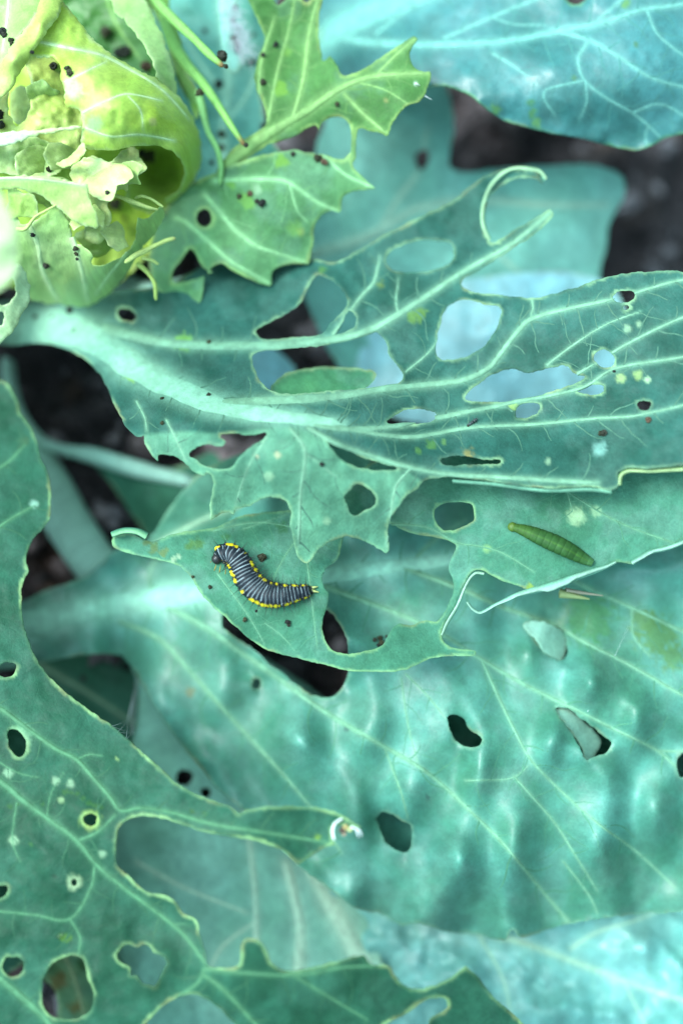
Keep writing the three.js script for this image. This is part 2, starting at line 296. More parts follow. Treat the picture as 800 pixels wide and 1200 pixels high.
// a rolled strip of leaf: along [x, y, height] points, rolling to one side (sign of radius) through an angle
function roll(plant, name, pts, radius, sweep, color, o = {}) {
  const L2 = curve(pts.map((p) => [p[0], p[1]]), false, 3), n = L2.length - 1, K = 12, th = o.thick ?? 0.4, hs = (t) => { const f = t * (pts.length - 1), a = Math.min(pts.length - 2, Math.floor(f)); return pts[a][2] + (pts[a + 1][2] - pts[a][2]) * (f - a); };
  const ps = [], cs = [], us = [], ix = [], R = typeof radius === 'function' ? radius : () => radius, sgn = o.down ? -1 : 1, rim = o.rim ?? [0.62, 0.75, 0.52];
  for (let i = 0; i <= n; i++) {
    const t = i / n, p = L2[i], a = L2[Math.max(0, i - 1)], b = L2[Math.min(n, i + 1)], L = Math.hypot(b[0] - a[0], b[1] - a[1]) || 1, sx = -(b[1] - a[1]) / L, sy = (b[0] - a[0]) / L, r = R(t), q = Math.abs(r), g0 = Math.sign(r) || 1, sw = sweep * (1 + 0.15 * noise(i / 6, 2, Math.round(pts[0][0])));
    for (let s = 0; s < 2; s++) for (let k = 0; k <= K; k++) {
      const an = (k / K) * sw, rr = q - (s ? th / (PXM * 1000) : 0), off = g0 * rr * Math.sin(an), up = sgn * (q - rr * Math.cos(an)) * PXM * 1000;
      const w = at(p[0] + sx * off, p[1] + sy * off, hs(t) + up); ps.push(...w);
      let c = mix3(color, rim, smooth(0.6, 1, k / K)); const g = 1 + 0.2 * noise(i / 5, k / 3, 7); cs.push(c[0] * g, c[1] * g, c[2] * g); us.push(w[0] * UV, w[2] * UV);
    }
    if (i) { const B = i * 2 * (K + 1), A = B - 2 * (K + 1); for (let s = 0; s < 2; s++) for (let k = 0; k < K; k++) { const u = A + s * (K + 1) + k, v = B + s * (K + 1) + k; ix.push(u, v, u + 1, v, v + 1, u + 1); } const u = A + K, v = B + K; ix.push(u, v, u + K + 1, v, v + K + 1, u + K + 1); }
  }
  return part(name, geometry(ps, ix, cs, us), o.material ?? M.waxy, plant);
}

// ------------------------------------------------------------------ ground
const soilHeight = (x, z) => 0.036 * (1 - smooth(-0.01, 0.075, x * 0.8 - z * 0.6)) * smooth(0.62, 0.4, Math.hypot(x, z)) + 0.016 * fbm(x * 38, z * 38, 60, 5) + 0.008 * (1 - Math.abs(noise(x * 75, z * 75, 61))) + 0.004 * fbm(x * 190, z * 190, 62, 3);  // ridge on the left is added to keep light out of the gaps
{
  const n = 300, ps = [], cs = [], us = [], ix = [], warp = (t) => 0.34 * t + 4.2 * Math.sign(t) * Math.pow(Math.abs(t), 7);
  for (let j = 0; j <= n; j++) for (let i = 0; i <= n; i++) {
    const x = warp(i / n * 2 - 1), z = warp(j / n * 2 - 1), y = soilHeight(x, z);
    ps.push(x, y, z);
    const t = clamp(0.5 + fbm(x * 60, z * 60, 63, 4)), w = clamp(fbm(x * 120, z * 120, 64, 3) * 2.2 - 0.55); let c = mix3([0.024, 0.018, 0.021], [0.15, 0.116, 0.121], t); c = mix3(c, [0.22, 0.13, 0.085], w * 0.7); cs.push(...c); us.push(x * 9, z * 9);
    if (i && j) { const B = j * (n + 1) + i, A = B - n - 1; ix.push(A - 1, B - 1, A, A, B - 1, B); }
  }
  const soilMap = tile(512, (u, v) => { const g = 0.75 + 0.18 * pnoise(u, v, 40, 31) + 0.16 * pnoise(u, v, 130, 32); return [g, g, g]; }, true);
  const m = shadowed(new THREE.Mesh(geometry(ps, ix, cs, us), new THREE.MeshStandardMaterial({ vertexColors: true, map: soilMap, bumpMap: soilMap, bumpScale: 0.002, roughness: 0.95 })));
  m.name = 'ground'; m.userData = { kind: 'structure', label: 'dark crumbly garden soil under the cabbages' }; scene.add(m);
}

// ------------------------------------------------------------------ the two cabbage plants
const TEAL = [0.017, 0.074, 0.054], TEAL2 = [0.030, 0.116, 0.092], BLUE = [0.026, 0.132, 0.122], BLUE2 = [0.050, 0.205, 0.208], GREEN = [0.046, 0.165, 0.095], GREEN2 = [0.066, 0.215, 0.140], PALE = [0.36, 0.60, 0.46];
const base1 = at(90, 250, 0), base2 = at(-330, 900, 0);
const cabbage = thing('cabbage_plant', 'caterpillar-eaten cabbage plant with a pale yellow-green head and ragged outer leaves', 'cabbage', base1);
const neighbour = thing('cabbage_plant', 'headless neighbouring cabbage plant with a broad puckered blue-green leaf and holed outer leaf', 'cabbage', base2);
stem(cabbage, 'stalk', [[90, 250, -6, 90], [90, 250, 20, 84], [88, 235, 50, 80], [85, 215, 74, 70]], [0.20, 0.30, 0.17], { blunt: true, round: 24 });
stem(neighbour, 'stalk', [[-330, 900, -6, 90], [-330, 900, 20, 84], [-325, 890, 50, 76], [-318, 880, 80, 50]], [0.20, 0.30, 0.17], { round: 24 });

// upper right leaf
const topLeaf = leaf(cabbage, 'outer_leaf', {
  label: 'smooth blue-green leaf with a net of pale veins and a wavy lower edge', branch: 4, bloom: 0.1, material: M.gloss, color: BLUE, color2: BLUE2, vein: [0.17, 0.42, 0.36], octaves: 2, rim: [0.16, 0.36, 0.14], rimMix: 0.6, jag: 0.5, ruffle: 1.6, pucker: 0.9, puckerSize: 60,
  outline: [[360, 20], [375, 75], [410, 100], [460, 108], [507, 102], [525, 102], [550, 112], [572, 130], [592, 142], [620, 150], [650, 157], [680, 162], [710, 170], [740, 176], [760, 172], [780, 162], [800, 157], [860, 140], [930, 90], [960, 0], [940, -120], [800, -190], [600, -190], [450, -130], [370, -40]],
  holes: [[[660, -8], [668, 4], [680, 4], [690, -10], [675, -18]]],
  heights: [[360, 50, 70], [395, 28, 76], [440, 10, 82], [400, 90, 86], [460, 60, 93], [500, 100, 96], [560, 118, 99], [650, 155, 95], [740, 174, 92], [800, 155, 95], [650, 80, 103], [760, 90, 103], [540, 50, 97], [640, 38, 99], [800, 5, 102], [500, -20, 90], [600, -60, 99], [800, -100, 104], [940, 0, 98], [600, -180, 98], [450, -100, 88]],
  veins: [[[[350, 66], [390, 36], [440, 12], [500, -14], [600, -60], [700, -110]], 21, 12, 0.7], [[[400, 44], [430, 49], [475, 51], [530, 52], [600, 47], [640, 39], [710, 25], [750, 12], [800, 5], [880, -15]], 6, 3], [[[650, 37], [690, 47], [725, 67], [760, 90], [800, 102], [850, 108]], 2.6, 2], [[[690, 47], [677, 70], [685, 95], [710, 115], [740, 132], [760, 148], [772, 160]], 2.2, 1.2], [[[682, 95], [640, 105], [637, 116], [650, 135]], 1.8, 1], [[[742, 132], [772, 122], [800, 135]], 1.6, 1.2], [[[577, 62], [605, 80], [630, 100]], 2, 1], [[[757, 10], [770, 40], [800, 65]], 1.8, 1.2], [[[685, 95], [687, 120], [678, 140]], 1.5, 0.8], [[[760, 148], [755, 160], [758, 170]], 1.4, 0.8], [[[440, 40], [480, 10], [540, -15]], 2.5, 1.5], [[[520, 45], [600, 10], [680, -20]], 2.2, 1.5], [[[700, 24], [728, 0], [760, -20]], 2, 1.2], [[[575, 20], [600, 28], [640, 30]], 1.2, 0.7]],
  stainsAndShade: [[621, 122, 5, [0.05, 0.17, 0.05]], [624, 130, 4, [0.05, 0.17, 0.05]], [622, 136, 4, [0.05, 0.17, 0.05]], [745, 52, 3, [0.05, 0.15, 0.06]], [733, 5, 6, [0.10, 0.25, 0.06]], [672, 92, 3, [0.07, 0.2, 0.09]], [580, 128, 6, [0.08, 0.22, 0.06]], [628, 143, 6, [0.10, 0.26, 0.08]]],
});
stem(cabbage, 'petiole', [[385, 40, 73, 20], [340, 72, 68, 24], [240, 120, 60, 30], [150, 170, 52, 34], [100, 220, 45, 36]], [0.26, 0.52, 0.40]);

// leaf low behind, seen beside the soil and through holes
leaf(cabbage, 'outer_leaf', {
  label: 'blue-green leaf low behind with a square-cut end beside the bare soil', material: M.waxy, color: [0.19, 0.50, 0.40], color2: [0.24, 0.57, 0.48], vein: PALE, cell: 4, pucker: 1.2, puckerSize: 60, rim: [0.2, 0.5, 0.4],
  outline: [[480, 60], [515, 85], [526, 110], [532, 150], [526, 192], [545, 202], [570, 199], [625, 195], [690, 193], [722, 202], [731, 215], [730, 232], [714, 262], [709, 292], [702, 325], [712, 380], [706, 440], [640, 500], [540, 505], [440, 470], [390, 420], [352, 330], [345, 265], [365, 190], [390, 120], [430, 70]],
  holes: [oval(494, 187, 8, 13, 0.2, 3)],
  heights: [[480, 80, 62], [530, 150, 62], [420, 200, 64], [370, 300, 62], [570, 200, 60], [725, 205, 58], [640, 260, 63], [705, 320, 56], [540, 300, 62], [560, 400, 62], [690, 420, 58], [440, 460, 56], [600, 490, 54]],
  veins: [[[[340, 312], [370, 297], [430, 278], [490, 245], [560, 235], [640, 240], [710, 240]], 9, 3], [[[445, 268], [465, 235], [490, 200], [500, 150]], 4, 2.5], [[[500, 245], [560, 280], [620, 330]], 3, 2]],
});
stem(cabbage, 'petiole', [[372, 297, 61, 9], [300, 314, 66, 11], [240, 328, 68, 12], [180, 344, 66, 15], [110, 320, 52, 24]], [0.36, 0.62, 0.50], { label: 'pale leaf stalk seen through a chewed gap' });

// the flap in front is the leaf's paler underside, turned up along this fold
const foldLine = [[150, 520], [172, 508], [215, 505], [262, 508], [315, 501], [350, 500], [385, 514], [420, 532], [470, 549], [490, 560], [505, 575]];
const foldSide = (x, y) => { if (x < 150 || x > 505) return -9; for (let k = 1; k < foldLine.length; k++) if (x <= foldLine[k][0]) { const a = foldLine[k - 1], b = foldLine[k]; return y - (a[1] + (b[1] - a[1]) * (x - a[0]) / (b[0] - a[0])); } return -9; };
// big middle leaf full of holes
const midLeaf = leaf(cabbage, 'outer_leaf', {
  label: 'large holed leaf with a broad pale midrib and a ragged flap folded over in front', branch: 4, bloom: 0.1, material: M.waxy, color: TEAL, color2: TEAL2, vein: [0.19, 0.37, 0.24], ruffle: 0.9, pucker: 0.6, lip: 0.25, rim: [0.34, 0.55, 0.28], cell: 2.4, turned: { color: [0.105, 0.270, 0.165], side: foldSide },
  outline: [[-10, 362], [60, 350], [120, 342], [170, 338], [205, 330], [260, 300], [330, 295], [366, 303], [395, 306], [430, 287], [460, 270], [500, 250], [530, 235], [555, 215], [575, 203], [600, 198], [630, 199, 1], [636, 216, 1], [622, 208], [597, 212], [577, 226], [568, 246], [567, 268], [577, 284], [605, 268], [630, 254], [643, 245, 1], [649, 252], [625, 275], [590, 298], [558, 318], [540, 331], [552, 341], [600, 347], [622, 349], [645, 345], [680, 335], [700, 328], [720, 322], [750, 319], [800, 318], [880, 335], [950, 400], [960, 480], [900, 530], [800, 545], [761, 549], [735, 549], [724, 555], [725, 567], [715, 574], [686, 571], [637, 572], [580, 565], [554, 561], [528, 559], [505, 561], [495, 565], [489, 573], [476, 581], [466, 594], [456, 610], [454, 623], [456, 644], [452, 649, 1], [440, 641], [424, 633], [408, 629], [391, 633], [375, 642], [364, 657], [356, 660], [348, 650], [345, 636], [340, 615], [340, 599], [336, 588], [321, 583], [305, 585], [292, 593], [277, 596], [274, 602, 1], [269, 600], [256, 604], [246, 610, 1], [247, 586], [250, 567], [248, 557], [243, 553], [240, 559, 1], [230, 554], [220, 546], [210, 537], [197, 533], [185, 534], [186, 541, 1], [176, 531], [169, 518], [170, 510], [162, 512], [149, 502], [136, 479], [126, 455], [112, 432], [90, 415], [60, 402], [20, 398], [-20, 400]],
  holes: [
    [[222, 533], [228, 526], [243, 521], [259, 523], [264, 518], [259, 510], [272, 508], [295, 510], [314, 505, 1], [311, 513], [292, 524], [280, 537], [269, 549], [253, 549], [236, 544], [227, 537]],
    [[383, 515], [395, 521], [417, 533], [443, 542], [467, 548, 1], [463, 551], [443, 551], [417, 547], [401, 540], [393, 532]],
    [[403, 581], [417, 568], [424, 569], [435, 576], [440, 584], [437, 594], [427, 599], [417, 604], [409, 599], [406, 589]],
    [[512, 417], [510, 407], [517, 375], [525, 359], [545, 351], [565, 356], [585, 360], [585, 375], [575, 395], [560, 410], [540, 420], [522, 422]],
    [[545, 467], [565, 446], [595, 433], [620, 437], [650, 430], [665, 429], [670, 437], [687, 442], [670, 450], [640, 461], [615, 468], [580, 471]],
    oval(618, 481, 15, 8, -0.2, 2), oval(692, 457, 16, 6, -0.1, 3), oval(707, 420, 14, 10, 0.1, 4), oval(730, 348, 13, 7, -0.1, 5), oval(754, 475, 8, 6, 0, 6), oval(733, 361, 4, 3, 0, 7), oval(148, 369, 11, 7, 0.2, 8),
    [[517, 538], [532, 534], [548, 535], [565, 538], [587, 539, 1], [585, 543], [550, 545], [520, 545]],
    [[453, 496], [470, 483], [490, 479], [508, 483], [511, 490], [495, 496]],
    [[452, 302], [462, 292], [482, 284], [503, 282], [527, 285], [529, 305], [505, 317], [475, 319], [458, 315]],
    [[299, 388], [312, 380], [325, 373], [350, 358], [358, 342], [366, 328], [374, 322], [390, 330], [402, 342], [407, 352], [402, 364], [388, 378], [374, 392], [340, 396], [310, 398]],
    [[391, 391], [402, 377], [409, 364], [417, 372], [415, 383], [404, 389]],
    [[297, 416], [330, 410], [372, 406], [404, 399], [437, 388], [450, 398], [457, 418], [472, 438], [466, 450], [430, 455], [380, 458], [330, 461], [305, 446]]],
  heights: [[-10, 380, 66], [60, 375, 74], [100, 395, 84], [200, 430, 93], [300, 468, 103], [200, 350, 87], [300, 385, 93], [140, 490, 100], [170, 508, 107], [250, 508, 112], [330, 500, 114], [400, 513, 113], [480, 548, 110], [600, 560, 109], [715, 570, 111], [200, 535, 107], [250, 600, 104], [300, 580, 107], [350, 655, 102], [450, 645, 103], [400, 590, 109], [400, 460, 103], [500, 485, 101], [600, 490, 101], [700, 490, 106], [500, 400, 98], [600, 400, 100], [700, 400, 106], [800, 400, 111], [800, 545, 115], [480, 300, 92], [600, 205, 92], [640, 250, 95], [700, 330, 105], [800, 320, 110], [950, 430, 114], [380, 312, 91], [300, 300, 84], [410, 400, 97]],
  veins: [
    [[[-20, 378], [60, 380], [110, 398], [150, 425], [200, 452], [260, 476], [330, 488], [400, 497]], 29, 8, 0.6, [0.28, 0.54, 0.38]],
    [[[120, 385], [200, 402], [300, 405], [380, 399], [430, 388], [480, 360], [540, 320], [600, 285], [645, 248]], 8, 3.2],
    [[[260, 472], [300, 470], [380, 466], [460, 455], [540, 446], [572, 432], [588, 412], [605, 390], [620, 375], [650, 365], [720, 350], [800, 328], [860, 330]], 7, 2],
    [[[330, 488], [400, 502], [460, 500], [525, 487], [600, 472], [680, 455], [720, 432], [790, 420], [850, 410]], 5, 2],
    [[[600, 472], [640, 458], [690, 430], [740, 400], [800, 372], [850, 360]], 3, 2],
    [[[380, 497], [475, 512], [550, 501], [625, 497], [700, 490], [745, 487], [820, 470]], 4, 1.6],
    [[[640, 428], [670, 405], [710, 380], [750, 365]], 2, 1.2],
    [[[360, 500], [400, 522], [500, 552], [600, 560], [700, 566]], 4, 3.5], [[[622, 348], [624, 360], [620, 376]], 2, 2],
    [[[340, 502], [357, 528], [352, 580], [350, 640]], 2.6, 3], [[[312, 512], [290, 550], [276, 592]], 1.8, 1.4], [[[482, 548], [463, 572], [453, 640]], 2, 2.4], [[[195, 492], [205, 512], [218, 540]], 1.8, 1.2], [[[357, 530], [395, 560]], 1.2, 0.8],
    [[[390, 392], [405, 372], [425, 345], [438, 330], [445, 300]], 3.4, 1.8], [[[466, 370], [464, 350], [467, 325]], 1.6, 1], [[[160, 470], [170, 490], [172, 505]], 2, 1.5], [[[475, 436], [500, 415], [512, 400]], 2, 1]],
  spots: [[702, 526, 9, [0.26, 0.52, 0.44]], [315, 558, 6], [383, 610, 5], [735, 385, 5], [748, 380, 4], [727, 443, 6, [0.4, 0.55, 0.2]], [747, 439, 6, [0.35, 0.5, 0.15]], [758, 445, 4, [0.5, 0.7, 0.4]], [642, 541, 4], [300, 535, 3, [0.5, 0.4, 0.25]], [325, 533, 4, [0.5, 0.42, 0.25]], [600, 475, 6, [0.3, 0.45, 0.1]]],
  stainsAndShade: [[484, 371, 9, [0.10, 0.20, 0.05]], [493, 367, 7, [0.10, 0.20, 0.05]], [446, 334, 5, [0.10, 0.16, 0.05]], [151, 428, 8, [0.25, 0.48, 0.06]], [153, 440, 7, [0.25, 0.48, 0.06]], [215, 401, 10, [0.16, 0.36, 0.08]], [505, 521, 6, [0.08, 0.2, 0.06]], [490, 528, 4, [0.08, 0.2, 0.06]], [520, 518, 4, [0.10, 0.22, 0.08]], [548, 531, 7, [0.24, 0.22, 0.08]], [378, 316, 5, [0.07, 0.18, 0.05]], [592, 460, 5, [0.25, 0.4, 0.08]]],
});
roll(midLeaf.mesh, 'curled_edge', [[800, 547, 114], [761, 549, 112.5], [736, 549, 111], [725, 556, 110.5], [723, 568, 110.5]], -5, 2.6, [0.22, 0.40, 0.14], { rim: [0.45, 0.62, 0.30] });
roll(midLeaf.mesh, 'curled_edge', [[636, 212, 92.5], [628, 203, 92.5], [600, 202, 92], [580, 217, 92], [570, 240, 92], [569, 262, 92], [576, 280, 93]], 6, 2.4, [0.16, 0.40, 0.26], { rim: [0.40, 0.62, 0.36] });
roll(midLeaf.mesh, 'curled_edge', [[530, 562, 110], [580, 566, 109.5], [637, 573, 109.5], [690, 572, 110.5], [716, 575, 111]], 4, 2.2, [0.16, 0.36, 0.24], { down: true });
// scrap of leaf hanging in the big hole
leaf(cabbage, 'leaf_scrap', { label: 'dark green scrap of leaf showing through the long hole', material: M.waxy, color: GREEN, color2: [0.07, 0.23, 0.10], vein: [0.2, 0.4, 0.2], outline: [[318, 458], [330, 440], [355, 432], [390, 430], [425, 432], [440, 437], [432, 452], [405, 466], [350, 470]], heights: [[320, 458, 95], [380, 431, 91], [440, 437, 93], [380, 466, 98]], pucker: 0.8, puckerSize: 24 });

// leaf the striped caterpillar sits on
const catLeaf = leaf(cabbage, 'outer_leaf', {
  label: 'matt green leaf bitten through in the middle, carrying both caterpillars', branch: 6, bloom: 0.2, material: M.waxy, color: GREEN, color2: GREEN2, vein: [0.13, 0.30, 0.18], rim: [0.30, 0.52, 0.22], jag: 0.7, pucker: 0.35, veinLift: 0.35, cell: 2.2, lip: 0.15,
  outline: [[131, 633], [138, 627], [152, 625], [168, 631], [178, 635], [207, 625], [256, 617], [275, 607], [301, 601], [334, 598], [370, 590], [400, 570], [440, 540], [500, 515], [600, 500], [700, 490], [800, 490], [900, 500], [930, 540], [900, 590], [830, 625], [793, 640], [761, 649], [741, 661], [722, 659], [709, 667], [676, 680], [637, 692], [616, 690], [608, 687], [592, 682], [582, 678], [566, 669], [556, 669], [548, 676], [541, 690], [532, 712], [522, 728], [517, 743], [524, 756], [540, 760], [557, 762, 1], [556, 768], [536, 769], [504, 772], [480, 783], [464, 787], [440, 787], [408, 786], [360, 774], [314, 762], [292, 748], [264, 724], [240, 701], [223, 676], [210, 664], [194, 658], [162, 651], [134, 642]],
  holes: [[[401, 636], [396, 655], [383, 665], [378, 675], [380, 688], [385, 696], [383, 711], [378, 727], [380, 748], [390, 762], [404, 766], [424, 764], [446, 757], [456, 742], [460, 736], [468, 731], [480, 733], [500, 727], [513, 728], [523, 712], [531, 692], [530, 678], [525, 668], [528, 655], [534, 639], [515, 631], [486, 626], [469, 620], [450, 610], [425, 606], [410, 615]],
    [[508, 600], [515, 592], [528, 589], [551, 590], [555, 600], [554, 610], [534, 620], [521, 621], [512, 613]]],
  heights: [[131, 635, 93], [200, 640, 96], [300, 602, 92], [250, 660, 98], [300, 700, 99], [380, 640, 95], [380, 700, 99], [300, 755, 97], [400, 785, 97], [460, 735, 93], [480, 783, 98], [555, 765, 96], [515, 745, 93], [540, 680, 94], [560, 610, 99], [480, 610, 95], [700, 590, 102], [640, 640, 100], [700, 668, 100], [800, 636, 103], [800, 530, 105], [650, 505, 97], [450, 560, 93], [900, 540, 104]],
  veins: [[[[372, 600], [360, 640], [365, 700], [372, 760]], 1.8, 1], [[[456, 614], [500, 618], [535, 636], [560, 640], [588, 648], [625, 670]], 2.2, 1.2], [[[250, 622], [300, 612], [345, 618]], 2, 1], [[[255, 672], [290, 720], [310, 755]], 1.6, 0.8], [[[370, 605], [335, 650], [300, 720]], 1.4, 0.7], [[[660, 560], [668, 590], [672, 605]], 1.6, 1], [[[640, 560], [720, 610], [800, 640]], 2, 1.5], [[[310, 730], [330, 745], [345, 762]], 1, 0.6], [[[285, 620], [330, 605], [345, 600]], 1.4, 0.8]],
  spots: [[675, 605, 11, [0.42, 0.62, 0.34]], [698, 599, 7, [0.34, 0.55, 0.30]], [570, 643, 5, [0.25, 0.42, 0.15]]],
  stainsAndShade: [[180, 642, 7, [0.09, 0.15, 0.05]], [192, 647, 6, [0.11, 0.17, 0.06]], [172, 636, 5, [0.08, 0.13, 0.05]], [230, 637, 8, [0.07, 0.16, 0.05]], [221, 640, 5, [0.07, 0.16, 0.05]], [203, 655, 4, [0.26, 0.38, 0.24]], [210, 652, 3, [0.26, 0.38, 0.24]], [265, 628, 5, [0.05, 0.15, 0.06]], [330, 618, 7, [0.05, 0.16, 0.07]], [620, 688, 5, [0.2, 0.3, 0.05]]],
});
roll(catLeaf.mesh, 'curled_edge', [[170, 632, 96], [160, 627, 95.5], [145, 626, 94.5], [132, 630, 94]], (t) => 9 - 2 * t, 2.9, [0.055, 0.20, 0.13], { rim: [0.20, 0.42, 0.22] });
const onCat = (list, up = 0.3) => list.map(([x, y]) => [x, y, catLeaf.height(x, y, 3) + up]);
roll(catLeaf.mesh, 'curled_edge', onCat([[546, 706], [552, 714], [563, 719], [582, 709], [605, 700], [637, 693], [676, 680], [709, 667], [722, 660]]), (t) => -(3 + 5 * smooth(0.2, 0.5, t) * smooth(1.05, 0.7, t)), 3.0, [0.14, 0.34, 0.24], { rim: [0.30, 0.50, 0.38] });
roll(catLeaf.mesh, 'curled_edge', onCat([[741, 662], [761, 650], [778, 646], [793, 641], [830, 626]]), -5, 3.0, [0.14, 0.34, 0.24], { rim: [0.30, 0.50, 0.38] });
roll(catLeaf.mesh, 'curled_edge', onCat([[516, 744], [523, 729], [533, 712], [542, 690], [549, 677], [557, 670], [567, 671]], 0.2), 3.2, 3.0, [0.16, 0.36, 0.24], { rim: [0.36, 0.56, 0.40] });

// ragged lobes beside the head
const lobeLeaf = leaf(cabbage, 'outer_leaf', {
  label: 'ragged bright green lobe with pointed tips reaching over the blue-green leaf', material: M.waxy, branch: 5, bloom: 0.15, color: [0.046, 0.134, 0.032], color2: [0.070, 0.185, 0.050], vein: [0.22, 0.38, 0.13], rim: [0.34, 0.50, 0.16], rimWidth: 3.5, pucker: 0.6, cell: 2.2, jag: 0.8,
  outline: [[252, 205], [268, 180], [285, 165], [300, 155], [312, 146], [311, 129], [301, 105], [298, 90], [302, 69], [310, 45], [300, 20], [290, -6], [312, -10], [325, 6], [337, -2], [352, -2], [359, 4], [366, -3], [377, -2], [374, 18], [373, 36], [376, 60], [379, 71], [386, 66, 1], [394, 75], [401, 88], [412, 87], [433, 76], [451, 64], [469, 52], [484, 43, 1], [490, 46], [484, 54], [480, 66], [485, 78], [494, 83], [505, 84, 1], [503, 96], [497, 111], [490, 120], [478, 124], [469, 132], [460, 144], [454, 160, 1], [446, 157], [430, 153], [421, 151], [417, 165], [417, 185], [412, 192], [411, 168], [411, 150], [405, 141], [395, 137], [385, 139], [376, 147], [373, 157, 1], [370, 148], [358, 151], [346, 160], [316, 169], [298, 181], [280, 192], [265, 212]],
  heights: [[260, 205, 92], [300, 165, 97], [312, 90, 101], [340, 0, 103], [375, 10, 103], [370, 70, 101], [345, 130, 101], [400, 105, 103], [440, 90, 104], [484, 45, 106], [505, 86, 106], [455, 158, 103], [400, 138, 101], [415, 185, 99], [470, 110, 106], [340, 60, 99]],
  veins: [[[[262, 198], [285, 178], [310, 160], [360, 130], [400, 103], [440, 89], [500, 86]], 10, 3], [[[342, 142], [355, 95], [362, 40], [372, 0]], 4, 2.5], [[[314, 142], [325, 85], [340, 30], [345, -2]], 2.6, 2], [[[304, 110], [306, 75], [322, 20]], 2.5, 2], [[[403, 110], [430, 138], [453, 157]], 3, 3], [[[440, 89], [462, 66], [486, 46]], 1.8, 2], [[[420, 97], [450, 105], [478, 122]], 1.3, 0.8]],
  spots: [[452, 118, 3, [0.3, 0.3, 0.1]], [487, 98, 3, [0.5, 0.6, 0.5]]], stainsAndShade: [[330, 105, 9, [0.13, 0.27, 0.04]], [335, 60, 7, [0.12, 0.25, 0.05]]],
});
const lowLobe = leaf(cabbage, 'outer_leaf', {
  label: 'scalloped green lobe with a dark round hole beside the head', material: M.waxy, branch: 5, bloom: 0.2, color: [0.070, 0.190, 0.070], color2: [0.105, 0.260, 0.110], vein: [0.28, 0.54, 0.26], rim: [0.42, 0.64, 0.22], rimWidth: 4, pucker: 0.9, cell: 2.6, jag: 0.8,
  outline: [[347, 175], [358, 178], [379, 181], [400, 187], [409, 180], [414, 172], [414, 195], [424, 207], [442, 222, 1], [424, 223], [409, 226], [401, 233], [399, 250, 1], [390, 247], [378, 252], [369, 264], [368, 282], [365, 297], [363, 310, 1], [348, 309], [330, 312], [319, 319], [319, 335, 1], [306, 333], [291, 327], [273, 318], [261, 309], [248, 314], [240, 326], [236, 352], [222, 368], [206, 366], [194, 350], [180, 335], [175, 300], [190, 250], [215, 222], [245, 205], [280, 190], [315, 180]],
  holes: [oval(239, 255, 10, 10, 0, 4), [[223, 291], [231, 302], [239, 315], [250, 318], [232, 326], [205, 332], [202, 320], [212, 306]], oval(222, 356, 9, 5, 0.2, 3)],
  heights: [[180, 320, 84], [200, 250, 88], [250, 205, 92], [300, 200, 96], [350, 180, 97], [412, 190, 98], [440, 222, 97], [399, 248, 94], [330, 240, 97], [365, 305, 91], [300, 265, 95], [318, 333, 90], [270, 300, 93], [230, 340, 88], [215, 365, 87]],
  veins: [[[[250, 212], [294, 210], [330, 211], [348, 220], [372, 237], [398, 249]], 4.5, 2.2], [[[240, 228], [258, 249], [276, 270], [300, 288], [324, 297], [362, 309]], 4, 2], [[[205, 255], [219, 261], [246, 285], [270, 306], [294, 320], [317, 333]], 4, 2], [[[339, 214], [348, 246], [360, 260]], 1.8, 1], [[[379, 182], [405, 205], [440, 221]], 2, 2]],
  spots: [[300, 222, 7], [352, 271, 5, [0.3, 0.33, 0.1]], [345, 268, 10, [0.2, 0.42, 0.09]]], stainsAndShade: [[290, 235, 9, [0.12, 0.28, 0.06]], [330, 190, 8, [0.15, 0.32, 0.05]], [270, 215, 6, [0.14, 0.32, 0.06]]],
});
// blue leaf low between head and lobes
leaf(cabbage, 'outer_leaf', { label: 'blue-green leaf low between the head and the ragged lobes', material: M.waxy, cell: 4, color: [0.08, 0.26, 0.20], color2: [0.11, 0.33, 0.28], vein: [0.3, 0.56, 0.42], outline: [[180, -60], [330, -60], [318, 20], [306, 90], [312, 150], [330, 190], [300, 230], [240, 240], [215, 180], [200, 100], [180, 30]], heights: [[190, -50, 76], [320, -50, 78], [300, 100, 80], [240, 100, 78], [250, 220, 82], [320, 190, 82]], veins: [[[[262, 215], [262, 150], [268, 90], [262, 30], [255, -50]], 7, 4], [[[268, 140], [290, 110], [302, 80]], 3, 2], [[[262, 110], [232, 70], [215, 40]], 3, 2]], holes: [], pucker: 1.5 });
leaf(cabbage, 'outer_leaf', { label: 'pale blue-green leaf end with a rounded tip under the mouldy silk', material: M.waxy, cell: 3, color: [0.22, 0.48, 0.40], color2: [0.26, 0.55, 0.47], outline: [[262, -30], [290, -30], [278, 0], [276, 30], [282, 55], [284, 72], [278, 84], [268, 82], [262, 66], [258, 30]], heights: [[270, -20, 88], [270, 40, 92], [274, 80, 90], [285, 60, 91]], pucker: 0.3 });

// gnawed ribs left standing beside the head
const RIB = [0.22, 0.46, 0.12], RIBTIP = [0.22, 0.11, 0.05];
stem(cabbage, 'gnawed_rib', [[170, -14, 98, 7], [186, 5, 101, 7], [205, 24, 104, 6], [230, 48, 107, 5.2], [248, 66, 108, 4.6], [262, 78, 109, 3]], RIB, { tip: RIBTIP, label: 'gnawed bare rib with a brown tip' });
stem(cabbage, 'gnawed_rib', [[190, 10, 92, 8], [202, 48, 94, 8], [218, 74, 97, 7], [238, 98, 99, 6], [255, 122, 100, 4.6], [272, 149, 101, 4], [287, 171, 101, 2.6]], RIB, { tip: RIBTIP });
stem(cabbage, 'gnawed_rib', [[232, 104, 97, 5], [238, 130, 97, 5], [244, 154, 96, 4], [255, 176, 96, 3.8], [259, 196, 95, 3.6], [258, 217, 94, 3]], [0.24, 0.50, 0.18], {});
